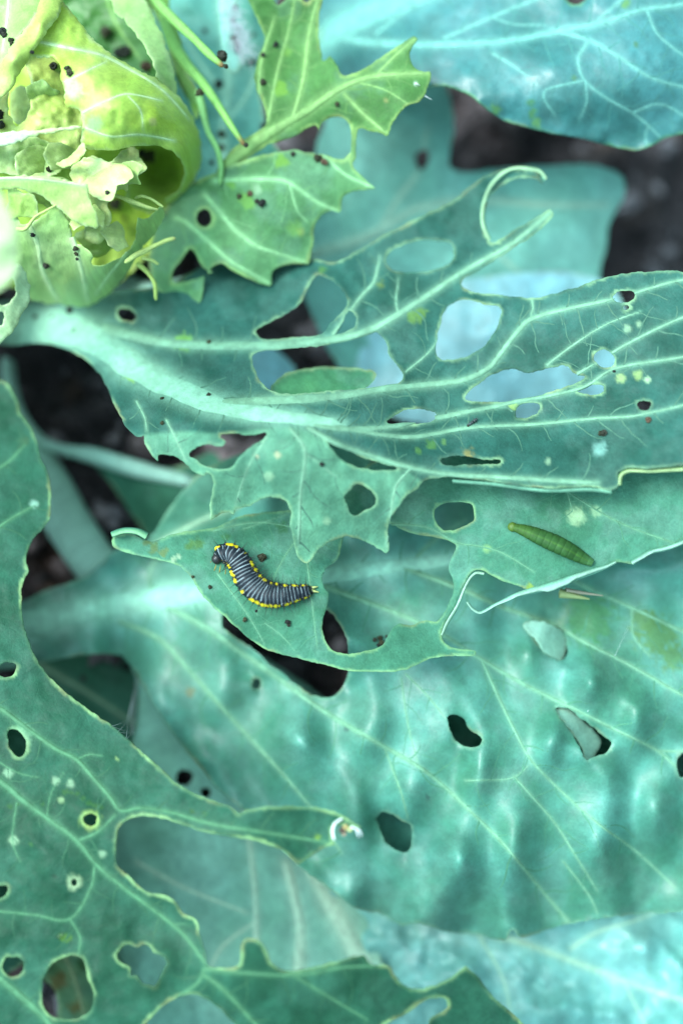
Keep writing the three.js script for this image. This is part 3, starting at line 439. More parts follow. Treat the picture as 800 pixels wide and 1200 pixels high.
leaf(cabbage, 'leaf_scrap', { label: 'olive green leaf remnant between head and gnawed ribs', material: M.waxy, color: [0.10, 0.24, 0.04], color2: [0.14, 0.30, 0.06], outline: [[158, -20], [195, -20], [199, 10], [206, 28], [213, 50], [214, 75], [226, 95], [236, 118], [230, 140], [222, 120], [210, 100], [200, 70], [190, 35], [178, 12]], heights: [[170, -10, 90], [205, 30, 94], [200, 60, 91], [232, 130, 92], [214, 100, 92]], pucker: 0.4, jag: 0.6 });

// ------------------------------------------------------------------ the head
const HY = [0.420, 0.620, 0.060], HY2 = [0.520, 0.720, 0.140], HP = [0.640, 0.780, 0.250], HV = [0.560, 0.740, 0.380], HR = [0.620, 0.780, 0.400];
const hl = (o) => leaf(cabbage, 'head_leaf', { material: M.head, color: HY, color2: HY2, vein: HV, rim: HR, under: HY, thick: 0.6, pucker: 1.3, puckerSize: 28, jag: 1.5, cell: 2.2, bloom: 0, browned: 0.35, ...o });
hl({ label: 'inner wall of the eaten head', outline: [[-60, -40], [60, -50], [140, -20], [190, 40], [222, 110], [230, 190], [205, 260], [165, 310], [110, 345], [40, 345], [-40, 300]], heights: [[-60, -40, 76], [140, -20, 76], [230, 180, 70], [110, 345, 72], [-40, 300, 78], [80, 150, 86], [170, 200, 70], [150, 60, 78]], cell: 4, pucker: 2 });
hl({ label: 'dark green leaf added for the shaded hollow behind the shoulder of the head', color: [0.052, 0.180, 0.030], color2: [0.085, 0.250, 0.050], vein: [0.24, 0.44, 0.13], outline: [[62, -30], [140, -30], [162, 20], [205, 100], [190, 112], [150, 96], [105, 66], [78, 30]], heights: [[65, -25, 92], [140, -25, 94], [200, 100, 96], [150, 90, 88], [90, 30, 88], [140, 40, 90]], veins: [[[[120, -25], [135, 25], [165, 70]], 3, 2]] });  // added leaf; its dark green stands in for shade in the hollow
const headMain = hl({ label: 'large glossy yellow-green outer leaf of the head, chewed at its lower lip',
  outline: [[60, -30], [73, 0], [85, 15], [110, 46], [132, 64], [155, 78], [180, 91], [200, 105], [213, 118], [225, 136], [234, 155], [237, 175], [236, 190], [231, 205], [222, 221], [212, 232], [200, 240], [192, 236], [203, 228], [212, 216], [216, 200], [210, 186], [200, 176], [180, 171], [160, 171], [140, 176], [120, 176], [96, 170], [97, 142], [92, 129], [82, 126], [75, 121], [76, 110], [72, 95], [71, 80], [66, 71], [60, 68], [47, 68], [36, 66], [30, 62], [38, 46], [50, 30], [62, 8]],
  heights: [[65, -20, 108], [75, 5, 113], [110, 48, 112], [155, 80, 110], [200, 106, 106], [150, 115, 120], [120, 130, 121], [237, 175, 92], [225, 138, 100], [190, 140, 116], [130, 175, 114], [180, 172, 110], [210, 190, 104], [225, 215, 90], [205, 238, 86], [60, 68, 117], [74, 110, 117], [96, 150, 116], [100, 90, 120], [215, 170, 108]],
  veins: [[[[42, 48], [80, 56], [118, 64], [150, 80], [190, 105], [222, 140]], 3, 2], [[[76, 96], [100, 84], [125, 72]], 2, 1.5], [[[97, 132], [125, 118], [150, 110], [190, 118]], 2.5, 1.5], [[[100, 150], [130, 160], [165, 158], [205, 165]], 2.5, 2], [[[150, 112], [165, 130], [168, 155]], 1.6, 1]],
  spots: [[150, 110, 24, [0.36, 0.60, 0.09]], [135, 150, 16, [0.40, 0.62, 0.10]], [165, 100, 14, [0.36, 0.60, 0.10]], [179, 143, 5, [0.55, 0.5, 0.22]], [85, 105, 12, [0.52, 0.78, 0.50]], [110, 145, 10, [0.50, 0.76, 0.48]]] });
hl({ label: 'green leaf at the top of the head with a raised pale rib', color: [0.26, 0.50, 0.10], color2: [0.36, 0.60, 0.16], outline: [[-30, -30], [62, -30], [56, 0], [40, 22], [20, 48], [2, 80], [-30, 110]], heights: [[-30, -30, 110], [55, -10, 114], [20, 48, 115], [-20, 90, 112], [10, 10, 113]], veins: [[[[12, -20], [9, 20], [3, 60]], 3, 2]] });
hl({ label: 'broad pale rib lying across the head', color: [0.50, 0.68, 0.13], color2: [0.58, 0.74, 0.20], outline: [[58, -30], [90, -30], [74, 2], [68, 20], [52, 42], [40, 60], [26, 82], [12, 106], [-4, 118], [-40, 150], [-60, 120], [-30, 100], [0, 74], [20, 46], [40, 20]], heights: [[60, -25, 117], [88, -25, 115], [48, 28, 121], [60, 30, 117], [36, 24, 117], [14, 72, 121], [2, 74, 117], [28, 80, 117], [-40, 130, 116], [-4, 118, 116]], pucker: 0.2, fine: 0.05, thick: 1 });
hl({ label: 'yellowish chewed heart leaf with scalloped edge', color: [0.54, 0.66, 0.14], color2: [0.62, 0.74, 0.22], outline: [[-20, 130], [4, 112], [18, 90], [30, 66], [46, 64], [64, 66], [76, 80], [82, 110], [96, 124], [104, 145], [101, 168], [90, 180], [60, 178], [30, 168], [0, 170], [-20, 170]], holes: [[[12, 104], [20, 86], [28, 74], [35, 86], [38, 102], [36, 124], [30, 140], [18, 146], [10, 128]]], heights: [[-10, 140, 108], [30, 70, 110], [60, 68, 110], [76, 100, 109], [60, 120, 112], [100, 150, 108], [60, 178, 107], [10, 165, 107], [42, 140, 112]] });
hl({ label: 'small folded heart leaf inside the opening', color: HP, color2: [0.5, 0.66, 0.2], outline: [[14, 108], [26, 100], [36, 108], [36, 128], [30, 144], [20, 146], [12, 132]], heights: [[14, 108, 102], [36, 108, 105], [26, 125, 106], [20, 146, 103]] });
hl({ label: 'thin pale torn strip lying across the head', color: HP, color2: [0.58, 0.78, 0.46], outline: [[-30, 160], [0, 156], [40, 152], [90, 147], [101, 149, 1], [85, 152], [60, 156], [40, 160], [10, 170], [-30, 176]], heights: [[-30, 165, 114], [10, 164, 115], [50, 155, 116], [100, 149, 117], [20, 158, 115.5]], pucker: 0.2, cell: 1.8 });
hl({ label: 'pale hollow leaf piece under the torn strip', color: [0.54, 0.72, 0.26], color2: [0.58, 0.76, 0.32], outline: [[-10, 175], [10, 166], [40, 160], [66, 172], [82, 184], [72, 200], [45, 212], [15, 205], [-10, 200]], heights: [[-10, 175, 110], [40, 162, 111], [80, 184, 109], [40, 208, 109], [35, 185, 106]] });
hl({ label: 'pale curled edge piece in the middle of the head', color: HP, color2: HY2, outline: [[98, 166], [101, 176], [94, 186], [84, 194], [70, 196], [64, 192], [78, 186], [88, 176]], heights: [[98, 168, 115], [90, 180, 115], [68, 193, 113], [95, 186, 115]], cell: 1.8, pucker: 0.2 });
hl({ label: 'three-cornered pale green flap of the head', color: [0.48, 0.70, 0.18], color2: [0.56, 0.78, 0.26], outline: [[-30, 212], [0, 209], [25, 206], [50, 206], [75, 210], [102, 216, 1], [106, 232], [115, 255], [115, 267, 1], [100, 265], [85, 257], [68, 244], [45, 228], [15, 221], [-30, 226]], heights: [[-30, 218, 112], [20, 208, 116], [60, 208, 117.5], [102, 217, 118], [115, 266, 113], [85, 256, 113], [45, 227, 114], [70, 230, 115]], veins: [[[[-20, 210], [40, 210], [100, 218]], 3, 2]], cell: 2, pucker: 0.3 });
const headRag = hl({ label: 'pale ragged star-shaped leaf piece in the opening of the head', color: [0.66, 0.80, 0.26], color2: [0.72, 0.84, 0.36], outline: [[82, 208], [89, 189, 1], [94, 190], [98, 185, 1], [107, 183], [112, 187], [118, 185, 1], [131, 190], [136, 182], [142, 176, 1], [150, 174], [162, 173], [166, 186], [173, 197, 1], [162, 206], [151, 213, 1], [149, 224], [141, 222], [136, 229, 1], [127, 240], [131, 252], [127, 266, 1], [117, 285], [100, 280], [100, 230]], heights: [[88, 192, 110], [130, 188, 112], [172, 197, 109], [150, 178, 106], [127, 225, 108], [110, 275, 104], [105, 230, 109]], cell: 2, spots: [[140, 205, 10, HP]] });
hl({ label: 'green cup-shaped lower leaf of the head with pale ribs', color: [0.38, 0.62, 0.18], color2: [0.46, 0.68, 0.26], rim: [0.56, 0.76, 0.26],
  outline: [[12, 240], [24, 262], [37, 260], [52, 252], [67, 237, 1], [76, 250], [82, 262], [85, 280], [98, 288], [110, 300], [107, 309], [125, 310], [140, 302], [155, 287], [160, 270], [162, 256, 1], [176, 254], [189, 239, 1], [193, 250], [184, 270], [172, 285], [160, 302], [141, 331], [120, 350], [100, 360], [75, 357], [37, 350], [15, 320], [5, 270]],
  heights: [[12, 245, 106], [30, 265, 108], [67, 238, 113], [84, 275, 108], [108, 305, 105], [125, 311, 104], [156, 287, 103], [190, 241, 105], [180, 275, 98], [141, 331, 90], [100, 360, 82], [37, 350, 84], [10, 300, 98], [60, 300, 102], [95, 330, 95]],
  veins: [[[[34, 262], [44, 285], [51, 320], [67, 350]], 4.5, 3, 1.3], [[[84, 278], [91, 300], [97, 322], [103, 352]], 4.5, 3.5, 1.3], [[[150, 296], [130, 320], [112, 345]], 3, 2]] });
hl({ label: 'small folded leaf deep in the cup', color: [0.40, 0.60, 0.14], color2: [0.46, 0.66, 0.22], outline: [[88, 275], [110, 268], [135, 264], [143, 280], [130, 294], [118, 302], [106, 298]], heights: [[88, 278, 99], [140, 268, 97], [118, 300, 98], [115, 280, 101]] });
stem(cabbage, 'gnawed_rib', [[128, 226, 108, 2.1], [146, 233, 109, 2.45], [160, 238, 109, 2.45], [174, 243, 108, 2.24], [186, 246, 107, 1.68]], HP, { material: M.head, rough: 0.24 });
stem(cabbage, 'gnawed_rib', [[158, 232, 106, 1.75], [166, 230, 107, 1.75], [176, 233, 107, 1.61], [192, 243, 106, 1.4]], HP, { material: M.head, rough: 0.24 });
stem(cabbage, 'gnawed_rib', [[146, 308, 103, 2.8], [162, 298, 103, 3.08], [178, 290, 102, 2.8], [192, 283, 102, 2.52], [206, 279, 101, 2.1]], HP, { material: M.head, rough: 0.24, tip: [0.5, 0.5, 0.2] });
stem(cabbage, 'gnawed_rib', [[160, 308, 99, 2.8], [172, 318, 99, 2.8], [181, 332, 98, 2.8], [183, 352, 96, 2.38]], [0.46, 0.62, 0.16], { material: M.head, rough: 0.24 });
stem(cabbage, 'gnawed_rib', [[166, 302, 100, 2.1], [178, 305, 100, 2.1], [186, 310, 99, 1.68]], HP, { material: M.head, rough: 0.24 });
stem(cabbage, 'gnawed_rib', [[19, 268, 109, 2.8], [30, 268, 110, 2.24], [42, 254, 112, 1.54], [54, 247, 113, 1.4], [68, 239, 114, 1.4]], HP, { material: M.head });
hl({ label: 'green hollow leaf behind the chewed lip of the head', outline: [[140, 168], [200, 168], [226, 185], [224, 215], [205, 242], [175, 250], [150, 235], [150, 200]], heights: [[145, 170, 96], [200, 170, 88], [222, 200, 80], [190, 240, 84], [180, 205, 72], [150, 220, 92]] });
hl({ label: 'long pale leaf strip wrapping the shoulder of the head', color: [0.36, 0.60, 0.16], color2: [0.42, 0.66, 0.24], rim: [0.60, 0.78, 0.36], rimWidth: 5, outline: [[120, -20], [160, -15], [180, 20], [192, 45], [200, 70], [208, 112], [198, 104], [185, 92], [178, 70], [161, 42], [147, 25], [136, 14], [130, 0]], heights: [[125, -10, 102], [160, 0, 104], [195, 50, 105], [207, 110, 103], [180, 80, 110], [150, 30, 108]], pucker: 0.2 });
hl({ label: 'pale mint leaf tip rising beside the head', color: [0.48, 0.66, 0.30], color2: [0.54, 0.72, 0.36], outline: [[-60, 190], [-10, 215], [8, 240], [20, 275], [23, 305], [12, 330], [-10, 345], [-60, 350]], heights: [[-60, 200, 138], [-50, 340, 136], [8, 245, 148], [22, 300, 148], [-5, 280, 150], [0, 340, 144]], pucker: 0.3 });
hl({ label: 'pale curled lacy leaf edge low beside the head', color: [0.50, 0.72, 0.36], color2: [0.54, 0.76, 0.44], outline: [[-40, 320], [10, 318], [22, 309], [31, 320], [35, 340], [33, 358], [20, 380], [2, 402], [-40, 420]], holes: [[[-10, 345], [4, 335], [14, 326], [19, 335], [15, 350], [2, 358]], [[-12, 376], [2, 364], [5, 372], [0, 382]]], heights: [[-40, 330, 112], [22, 312, 116], [34, 345, 110], [2, 400, 108], [-30, 400, 108], [10, 350, 113]], pucker: 0.5, cell: 2 });

{ // torn scraps still hanging in the eaten heart
  const rnd = rng(9);
  for (const [x, y, r, h, tone] of [[124, 208, 24, 112.5, 0], [60, 226, 20, 110, 2], [24, 240, 20, 111, 1], [134, 276, 17, 106, 0], [70, 186, 18, 112, 0], [40, 190, 20, 111.5, 2], [152, 206, 15, 110.5, 1], [100, 250, 19, 109, 2], [48, 108, 17, 113.5, 1]]) {
    const n = 9, p = [], tilt = rnd() * 6.28; for (let k = 0; k < n; k++) { const a = k / n * 6.2832, q = r * (0.55 + 0.75 * rnd()); p.push([x + Math.cos(a) * q * 1.15, y + Math.sin(a) * q, k % 2]); }
    hl({ color: [[0.60, 0.76, 0.24], [0.46, 0.68, 0.16], [0.54, 0.72, 0.20]][tone], color2: [[0.68, 0.80, 0.34], [0.52, 0.74, 0.24], [0.62, 0.78, 0.30]][tone], outline: p, heights: [[x, y, h], [x + r * Math.cos(tilt), y + r * Math.sin(tilt), h + 2.2], [x - r * Math.cos(tilt), y - r * Math.sin(tilt), h - 4], [x - r * Math.sin(tilt), y + r * Math.cos(tilt), h - 1.2]], pucker: 0.8, puckerSize: 22, cell: 1.8, thick: 0.35, jag: 1 });
  }
}
// low dark leaves and stalks on the left
stem(neighbour, 'petiole', [[-180, 330, 40, 34], [-40, 450, 46, 34], [45, 555, 50, 34], [85, 620, 52, 34], [118, 668, 54, 32], [170, 730, 55, 28]], [0.36, 0.62, 0.50], { round: 24, label: 'thick round leaf stalk in the shade under the leaves' });
stem(cabbage, 'petiole', [[60, 300, 42, 16], [10, 430, 48, 12], [45, 514, 52, 10], [110, 534, 54, 12], [170, 552, 56, 12], [230, 566, 57, 8]], [0.36, 0.62, 0.50], { label: 'thin shaded leaf stalk above the soil' });
leaf(cabbage, 'outer_leaf', { label: 'deep green leaf hidden in the shade below the folded flap', cell: 4, color: GREEN, color2: GREEN2, outline: [[96, 525], [150, 538], [205, 548], [250, 530], [262, 560], [225, 610], [190, 650], [160, 610], [128, 565]], heights: [[100, 528, 52], [200, 550, 56], [250, 540, 55], [190, 645, 50], [150, 590, 49]] });
leaf(cabbage, 'outer_leaf', { label: 'shaded green leaf with a pale slanting edge behind the caterpillar leaf', cell: 3.5, color: GREEN, color2: GREEN2, rim: [0.20, 0.42, 0.26], outline: [[172, 650], [188, 612], [212, 578], [238, 552], [290, 530], [400, 520], [470, 580], [440, 640], [360, 650], [250, 660]], heights: [[180, 645, 70], [238, 553, 76], [330, 560, 74], [450, 600, 74], [300, 640, 72], [400, 530, 72]], veins: [[[[180, 640], [260, 600], [360, 580], [450, 590]], 4, 2]] });

// ------------------------------------------------------------------ the neighbouring plant
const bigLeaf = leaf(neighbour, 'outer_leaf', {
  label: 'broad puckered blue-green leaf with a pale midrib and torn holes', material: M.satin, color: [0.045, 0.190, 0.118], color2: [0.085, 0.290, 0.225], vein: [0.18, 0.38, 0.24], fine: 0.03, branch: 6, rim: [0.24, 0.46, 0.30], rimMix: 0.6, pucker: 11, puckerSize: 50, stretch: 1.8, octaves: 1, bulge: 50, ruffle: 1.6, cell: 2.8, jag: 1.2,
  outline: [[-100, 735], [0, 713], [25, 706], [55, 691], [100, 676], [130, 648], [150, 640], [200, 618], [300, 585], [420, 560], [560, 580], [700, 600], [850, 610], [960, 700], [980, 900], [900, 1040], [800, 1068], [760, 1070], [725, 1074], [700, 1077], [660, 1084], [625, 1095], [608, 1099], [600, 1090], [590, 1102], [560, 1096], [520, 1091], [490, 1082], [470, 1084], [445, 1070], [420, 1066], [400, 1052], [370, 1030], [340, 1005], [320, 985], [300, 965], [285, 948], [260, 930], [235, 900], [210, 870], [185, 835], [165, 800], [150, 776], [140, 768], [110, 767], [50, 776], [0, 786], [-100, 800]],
  holes: [
    [[266, 716], [262, 736], [292, 757], [320, 781], [344, 799], [364, 813], [380, 818], [396, 812], [406, 796], [408, 775], [404, 745], [394, 727], [380, 712], [350, 712], [300, 708]],
    [[524, 842], [532, 837], [542, 842], [550, 855], [562, 862], [562, 872], [550, 876], [535, 870], [530, 860]], [[442, 957], [455, 952], [470, 962], [482, 970], [482, 990], [475, 998], [455, 990], [445, 972]],
    [[650, 832], [665, 831], [690, 850], [715, 870], [712, 880], [700, 885], [687, 890], [680, 880], [670, 860]], [[615, 732], [640, 730], [656, 740], [663, 752], [664, 768], [655, 774], [640, 765]], oval(799, 896, 7, 14, 0.1, 4), oval(301, 801, 5, 6, 0, 2)],
  heights: [[-90, 765, 56], [0, 745, 62], [100, 740, 66], [150, 700, 69], [140, 765, 66], [150, 645, 64], [300, 690, 78], [300, 600, 72], [300, 850, 74], [200, 840, 66], [285, 946, 66], [450, 690, 81], [450, 900, 80], [400, 1048, 68], [600, 800, 83], [600, 980, 79], [600, 1100, 66], [500, 1086, 66], [800, 700, 81], [800, 900, 82], [800, 1068, 68], [700, 620, 78], [960, 900, 74]],
  bumps: [[350, 860, 24, 36, 4.35, 0.3], [430, 860, 26, 34, 4.35, 0.4], [560, 905, 18, 44, 6.52, 0.1], [645, 870, 17, 32, 5.08, 0.3], [600, 1000, 20, 42, 5.8, 0.1], [535, 1020, 26, 46, 5.8, 0.1], [620, 760, 20, 30, 3.62, 0], [745, 850, 18, 34, 5.08, 0.1], [770, 950, 22, 38, 5.8, 0], [700, 990, 24, 34, 4.35, 0.2], [480, 930, 22, 42, 4.35, 0.2], [690, 800, 18, 28, 3.62, 0.2], [260, 810, 24, 30, 3.62, 0.4]],
  veins: [
    [[[-100, 762], [30, 730], [120, 712], [240, 694], [330, 684], [400, 672], [470, 662], [530, 655], [620, 640], [760, 622]], 25, 4, 0.55, [0.34, 0.66, 0.50]],
    [[[140, 728], [185, 748], [215, 778], [250, 818], [290, 862], [330, 906], [365, 948], [400, 1000]], 4, 2],
    [[[190, 708], [240, 735], [290, 770], [340, 805], [390, 840], [450, 875], [500, 905], [550, 950], [590, 990], [640, 1050], [665, 1080]], 5, 2.2],
    [[[360, 680], [430, 705], [480, 725], [520, 745], [560, 770], [610, 800], [660, 825], [720, 855], [770, 880], [795, 902], [850, 950]], 4.5, 2],
    [[[470, 664], [540, 690], [590, 712], [650, 732], [680, 750], [720, 770], [760, 792], [800, 815], [880, 850]], 4, 2],
    [[[610, 645], [680, 685], [740, 712], [800, 740], [880, 770]], 3.4, 2],
    [[[565, 775], [590, 830], [615, 880], [625, 895], [660, 930], [700, 965], [745, 998], [790, 1040]], 2.8, 1.4],
    [[[602, 910], [620, 930], [650, 965], [672, 1000], [700, 1045]], 2.2, 1.2], [[[545, 915], [575, 914], [602, 911], [622, 894]], 1.6, 1.2], [[[475, 790], [500, 815], [522, 842]], 1.8, 1], [[[470, 795], [478, 850], [490, 897]], 1.6, 1],
    [[[180, 700], [175, 675], [185, 650]], 3, 2], [[[482, 660], [508, 633], [545, 610]], 3, 2], [[[770, 880], [800, 880], [850, 870]], 2, 1.5], [[[660, 1010], [690, 1050], [700, 1072]], 1.5, 1], [[[450, 875], [470, 930], [478, 960]], 1.8, 1], [[[740, 712], [742, 745], [762, 770]], 1.6, 1]],
  stainsAndShade: [[223, 810, 6, [0.14, 0.16, 0.07]], [770, 745, 24, [0.08, 0.20, 0.06]], [752, 728, 16, [0.08, 0.20, 0.06]], [785, 770, 16, [0.08, 0.20, 0.07]], [405, 855, 4, [0.04, 0.1, 0.08]], [500, 935, 4, [0.05, 0.12, 0.1]], [690, 725, 30, [0.05, 0.20, 0.07]]],  // last, widest patch is shade of the leaves above, painted dark
});
const flap = (outline, heights) => leaf(bigLeaf.mesh, 'leaf_flap', { color: [0.22, 0.46, 0.34], color2: [0.28, 0.52, 0.40], rim: [0.34, 0.54, 0.34], outline, heights, pucker: 0.4, cell: 2.2 });
flap([[648, 833], [655, 829], [664, 830], [680, 842], [696, 856], [704, 868], [700, 880], [690, 894], [684, 890], [681, 876], [668, 858]], [[650, 832, 83], [665, 832, 82.6], [700, 866, 79], [690, 892, 82], [675, 868, 82.5]]);
flap([[612, 732], [624, 728], [642, 730], [658, 741], [665, 756], [655, 777], [640, 770], [628, 752]], [[614, 732, 83], [640, 730, 83], [664, 756, 79], [655, 775, 82], [632, 755, 83]]);
leaf(neighbour, 'outer_leaf', { label: 'shaded leaf lying close under the puckered leaf', cell: 5, color: [0.045, 0.190, 0.118], color2: [0.085, 0.290, 0.225], outline: [[420, 940], [400, 900], [430, 840], [500, 800], [620, 740], [740, 760], [800, 860], [820, 950], [700, 1010], [560, 1020], [470, 1010]], heights: [[420, 920, 66], [500, 810, 68], [620, 760, 70], [800, 860, 66], [700, 1000, 64], [480, 1000, 64], [620, 880, 70]], pucker: 1.2 });
stem(neighbour, 'petiole', [[-80, 766, 57, 33], [-180, 800, 50, 38], [-320, 890, 36, 46]], [0.20, 0.44, 0.32]);
const leftLeaf = leaf(neighbour, 'outer_leaf', {
  label: 'sharp-edged green leaf with round holes and a narrow torn arm', material: M.waxy, branch: 5, bloom: 0.04, color: [0.013, 0.064, 0.034], color2: [0.023, 0.100, 0.060], vein: [0.082, 0.215, 0.110], rim: [0.36, 0.58, 0.24], rimWidth: 3.4, pucker: 0.8, puckerSize: 54, jag: 0.8, cell: 2.3, lip: 0.2,
  outline: [[-80, 440], [0, 446], [9, 448], [16, 459], [22, 471], [24, 483], [33, 495], [40, 507], [45, 522], [48, 537], [57, 555], [60, 579], [59, 609, 1], [49, 621], [37, 636], [31, 657], [34, 669, 1], [27, 684], [26, 710], [31, 742], [45, 775], [65, 800], [95, 825], [129, 848], [133, 852, 1], [155, 870], [185, 897], [210, 920], [228, 929], [257, 941], [271, 945], [280, 953], [290, 948], [325, 945], [370, 946], [398, 954], [414, 964], [424, 971, 1], [410, 970], [396, 967], [389, 973], [390, 984], [393, 990, 1], [384, 992], [370, 1000], [350, 1012], [336, 1000], [320, 992], [300, 985], [275, 981], [240, 975], [215, 967], [190, 959], [165, 956], [147, 962], [138, 975], [136, 1000], [138, 1015], [150, 1025], [165, 1040], [175, 1046], [192, 1049], [207, 1057], [215, 1070], [230, 1077], [235, 1095], [242, 1120], [245, 1132], [265, 1134], [280, 1130], [282, 1110], [287, 1099, 1], [302, 1101], [312, 1112], [320, 1130], [335, 1137], [360, 1135], [390, 1127], [425, 1120], [435, 1130], [455, 1132], [470, 1152], [490, 1159], [515, 1152], [535, 1140], [545, 1131, 1], [560, 1145], [575, 1165], [600, 1187], [630, 1220], [660, 1290], [560, 1350], [300, 1370], [0, 1360], [-190, 1260], [-260, 1050], [-240, 780], [-200, 600]],
  holes: [[[10, 857], [20, 855], [29, 865], [30, 880], [22, 887], [12, 876]], oval(9, 785, 11, 8, -0.3, 2), oval(106, 961, 8, 8, 0, 3), oval(87, 1034, 3.5, 4, 0, 4), oval(15, 1133, 12, 12, 0, 5), oval(-2, 1045, 12, 7, -0.3, 6),
    [[50, 1165], [52, 1145], [65, 1127], [85, 1120], [98, 1125], [103, 1145], [110, 1165], [105, 1185], [88, 1194], [65, 1193], [53, 1183]], [[137, 1120], [142, 1111], [150, 1107], [160, 1110], [170, 1106], [176, 1109], [180, 1117], [190, 1121], [195, 1129], [188, 1142], [182, 1155], [174, 1154], [167, 1151], [160, 1143], [153, 1144], [153, 1133], [142, 1128]],
    [[165, 1215], [180, 1190], [200, 1173], [225, 1165], [245, 1173], [270, 1195], [290, 1225], [270, 1260], [200, 1260]], [[446, 1206], [475, 1189], [500, 1172], [520, 1170], [523, 1182], [505, 1192], [495, 1210]]],
  heights: [[-60, 450, 80], [20, 470, 82], [60, 580, 88], [0, 600, 90], [26, 690, 92], [-60, 700, 92], [60, 800, 96], [0, 900, 98], [130, 850, 98], [230, 930, 102], [330, 945, 106], [420, 970, 107], [350, 1010, 103], [300, 965, 106], [150, 960, 102], [0, 1100, 98], [100, 1030, 100], [230, 1085, 101], [240, 1140, 102], [300, 1105, 106], [400, 1130, 104], [545, 1135, 100], [0, 1200, 96], [100, 1180, 98], [300, 1200, 99], [600, 1200, 92], [-240, 950, 90], [-190, 1250, 86], [300, 1360, 86]],
  veins: [[[[-80, 790], [0, 830], [30, 852], [65, 877], [90, 890], [110, 912], [130, 935], [142, 950], [165, 947], [200, 952], [250, 966], [300, 974], [388, 988]], 4.5, 2], [[[-100, 850], [0, 915], [30, 940], [60, 962], [90, 985], [115, 1015], [145, 1040], [185, 1070], [215, 1095], [240, 1128]], 5.5, 2.6], [[[240, 1136], [280, 1140], [350, 1143], [400, 1134], [435, 1132]], 3, 1.8], [[[92, 985], [115, 975], [135, 955]], 2.4, 2], [[[111, 1015], [107, 1040], [82, 1077], [40, 1072], [-20, 1066]], 2, 1.4], [[[82, 1077], [94, 1098], [92, 1120]], 1.8, 1.4], [[[-60, 1100], [0, 1147], [30, 1172], [60, 1202], [100, 1260]], 6, 4], [[[90, 890], [105, 884], [120, 886]], 1.4, 0.8], [[[20, 940], [15, 985], [24, 1010]], 1.4, 0.8], [[[238, 1142], [262, 1160], [290, 1190], [320, 1225], [350, 1290]], 3.4, 2.4], [[[-30, 640], [10, 610], [45, 590]], 3, 1.5], [[[-40, 560], [5, 545], [30, 520]], 2.5, 1.4], [[[55, 960], [60, 930], [75, 905]], 1.2, 0.7], [[[185, 1070], [200, 1082], [222, 1082]], 1.4, 0.8], [[[-20, 880], [20, 905], [50, 912]], 1.4, 0.7], [[[340, 1141], [380, 1165], [430, 1195]], 2, 1.2], [[[240, 1134], [232, 1152], [205, 1170]], 2.4, 2]],
  spots: [[65, 915, 5], [83, 918, 5], [72, 938, 4, [0.34, 0.5, 0.24]], [120, 1001, 5], [87, 1034, 9, [0.46, 0.62, 0.34]], [17, 985, 6, [0.3, 0.48, 0.28]], [106, 961, 12, [0.30, 0.44, 0.10]], [10, 906, 6, [0.3, 0.5, 0.3]], [40, 590, 5, [0.3, 0.52, 0.4]], [24, 864, 14, [0.22, 0.44, 0.24]]],
  stainsAndShade: [[77, 928, 3.5], [84, 929, 3], [91, 931, 3.5], [98, 936, 3], [104, 941, 3.5], [111, 943, 3.2], [118, 946, 3.6], [12, 945, 3.5], [20, 942, 3], [76, 1100, 7, [0.07, 0.16, 0.03]], [51, 943, 2.5], [64, 1027, 2.5, [0.02, 0.05, 0.03]], [37, 989, 2.5], [225, 950, 3], [240, 953, 3], [372, 981, 4, [0.12, 0.22, 0.04]], [28, 517, 7, [0.04, 0.10, 0.05]], [137, 890, 3, [0.16, 0.26, 0.10]]],
});
roll(leftLeaf.mesh, 'curled_edge', [[400, 958, 107], [391, 964, 107.3], [388, 974, 107.4], [390, 984, 107.2]], -3, 2.4, [0.4, 0.6, 0.5], { rim: [0.78, 0.86, 0.82] });
stem(neighbour, 'petiole', [[-200, 960, 92, 24], [-260, 930, 84, 30], [-320, 890, 70, 36]], [0.18, 0.38, 0.22]);
leaf(neighbour, 'outer_leaf', { label: 'grey-green leaf low beneath the puckered leaf with pale upright ribs', material: M.waxy, cell: 3.6, color: [0.24, 0.54, 0.39], color2: [0.29, 0.60, 0.47], vein: [0.55, 0.78, 0.58], pucker: 1.4, puckerSize: 60, stretch: 1.6, jag: 0.5, rim: [0.3, 0.5, 0.36],
  outline: [[152, 770], [162, 800], [160, 850], [148, 900], [138, 960], [128, 1040], [138, 1120], [170, 1200], [230, 1290], [400, 1300], [470, 1200], [445, 1120], [430, 1075], [440, 1000], [430, 900], [380, 820], [250, 740], [180, 735]], holes: [oval(216, 912, 10, 9, 0, 2), oval(241, 929, 6, 7, 0, 3)],
  heights: [[155, 775, 50], [150, 900, 55], [130, 1050, 54], [250, 900, 57], [250, 1050, 60], [350, 1000, 56], [430, 1100, 54], [300, 1200, 56], [400, 860, 50], [330, 1090, 57]],
  veins: [[[[285, 940], [292, 985], [299, 1050], [300, 1110], [298, 1180]], 4, 4], [[[335, 1010], [345, 1050], [352, 1090], [350, 1150], [348, 1220]], 7, 9], [[[365, 1010], [385, 1055], [410, 1100], [435, 1150]], 13, 16, 0.5], [[[160, 1010], [215, 1040], [290, 1070]], 3, 2], [[[300, 1080], [260, 1110], [240, 1150]], 2.5, 1.5]] });
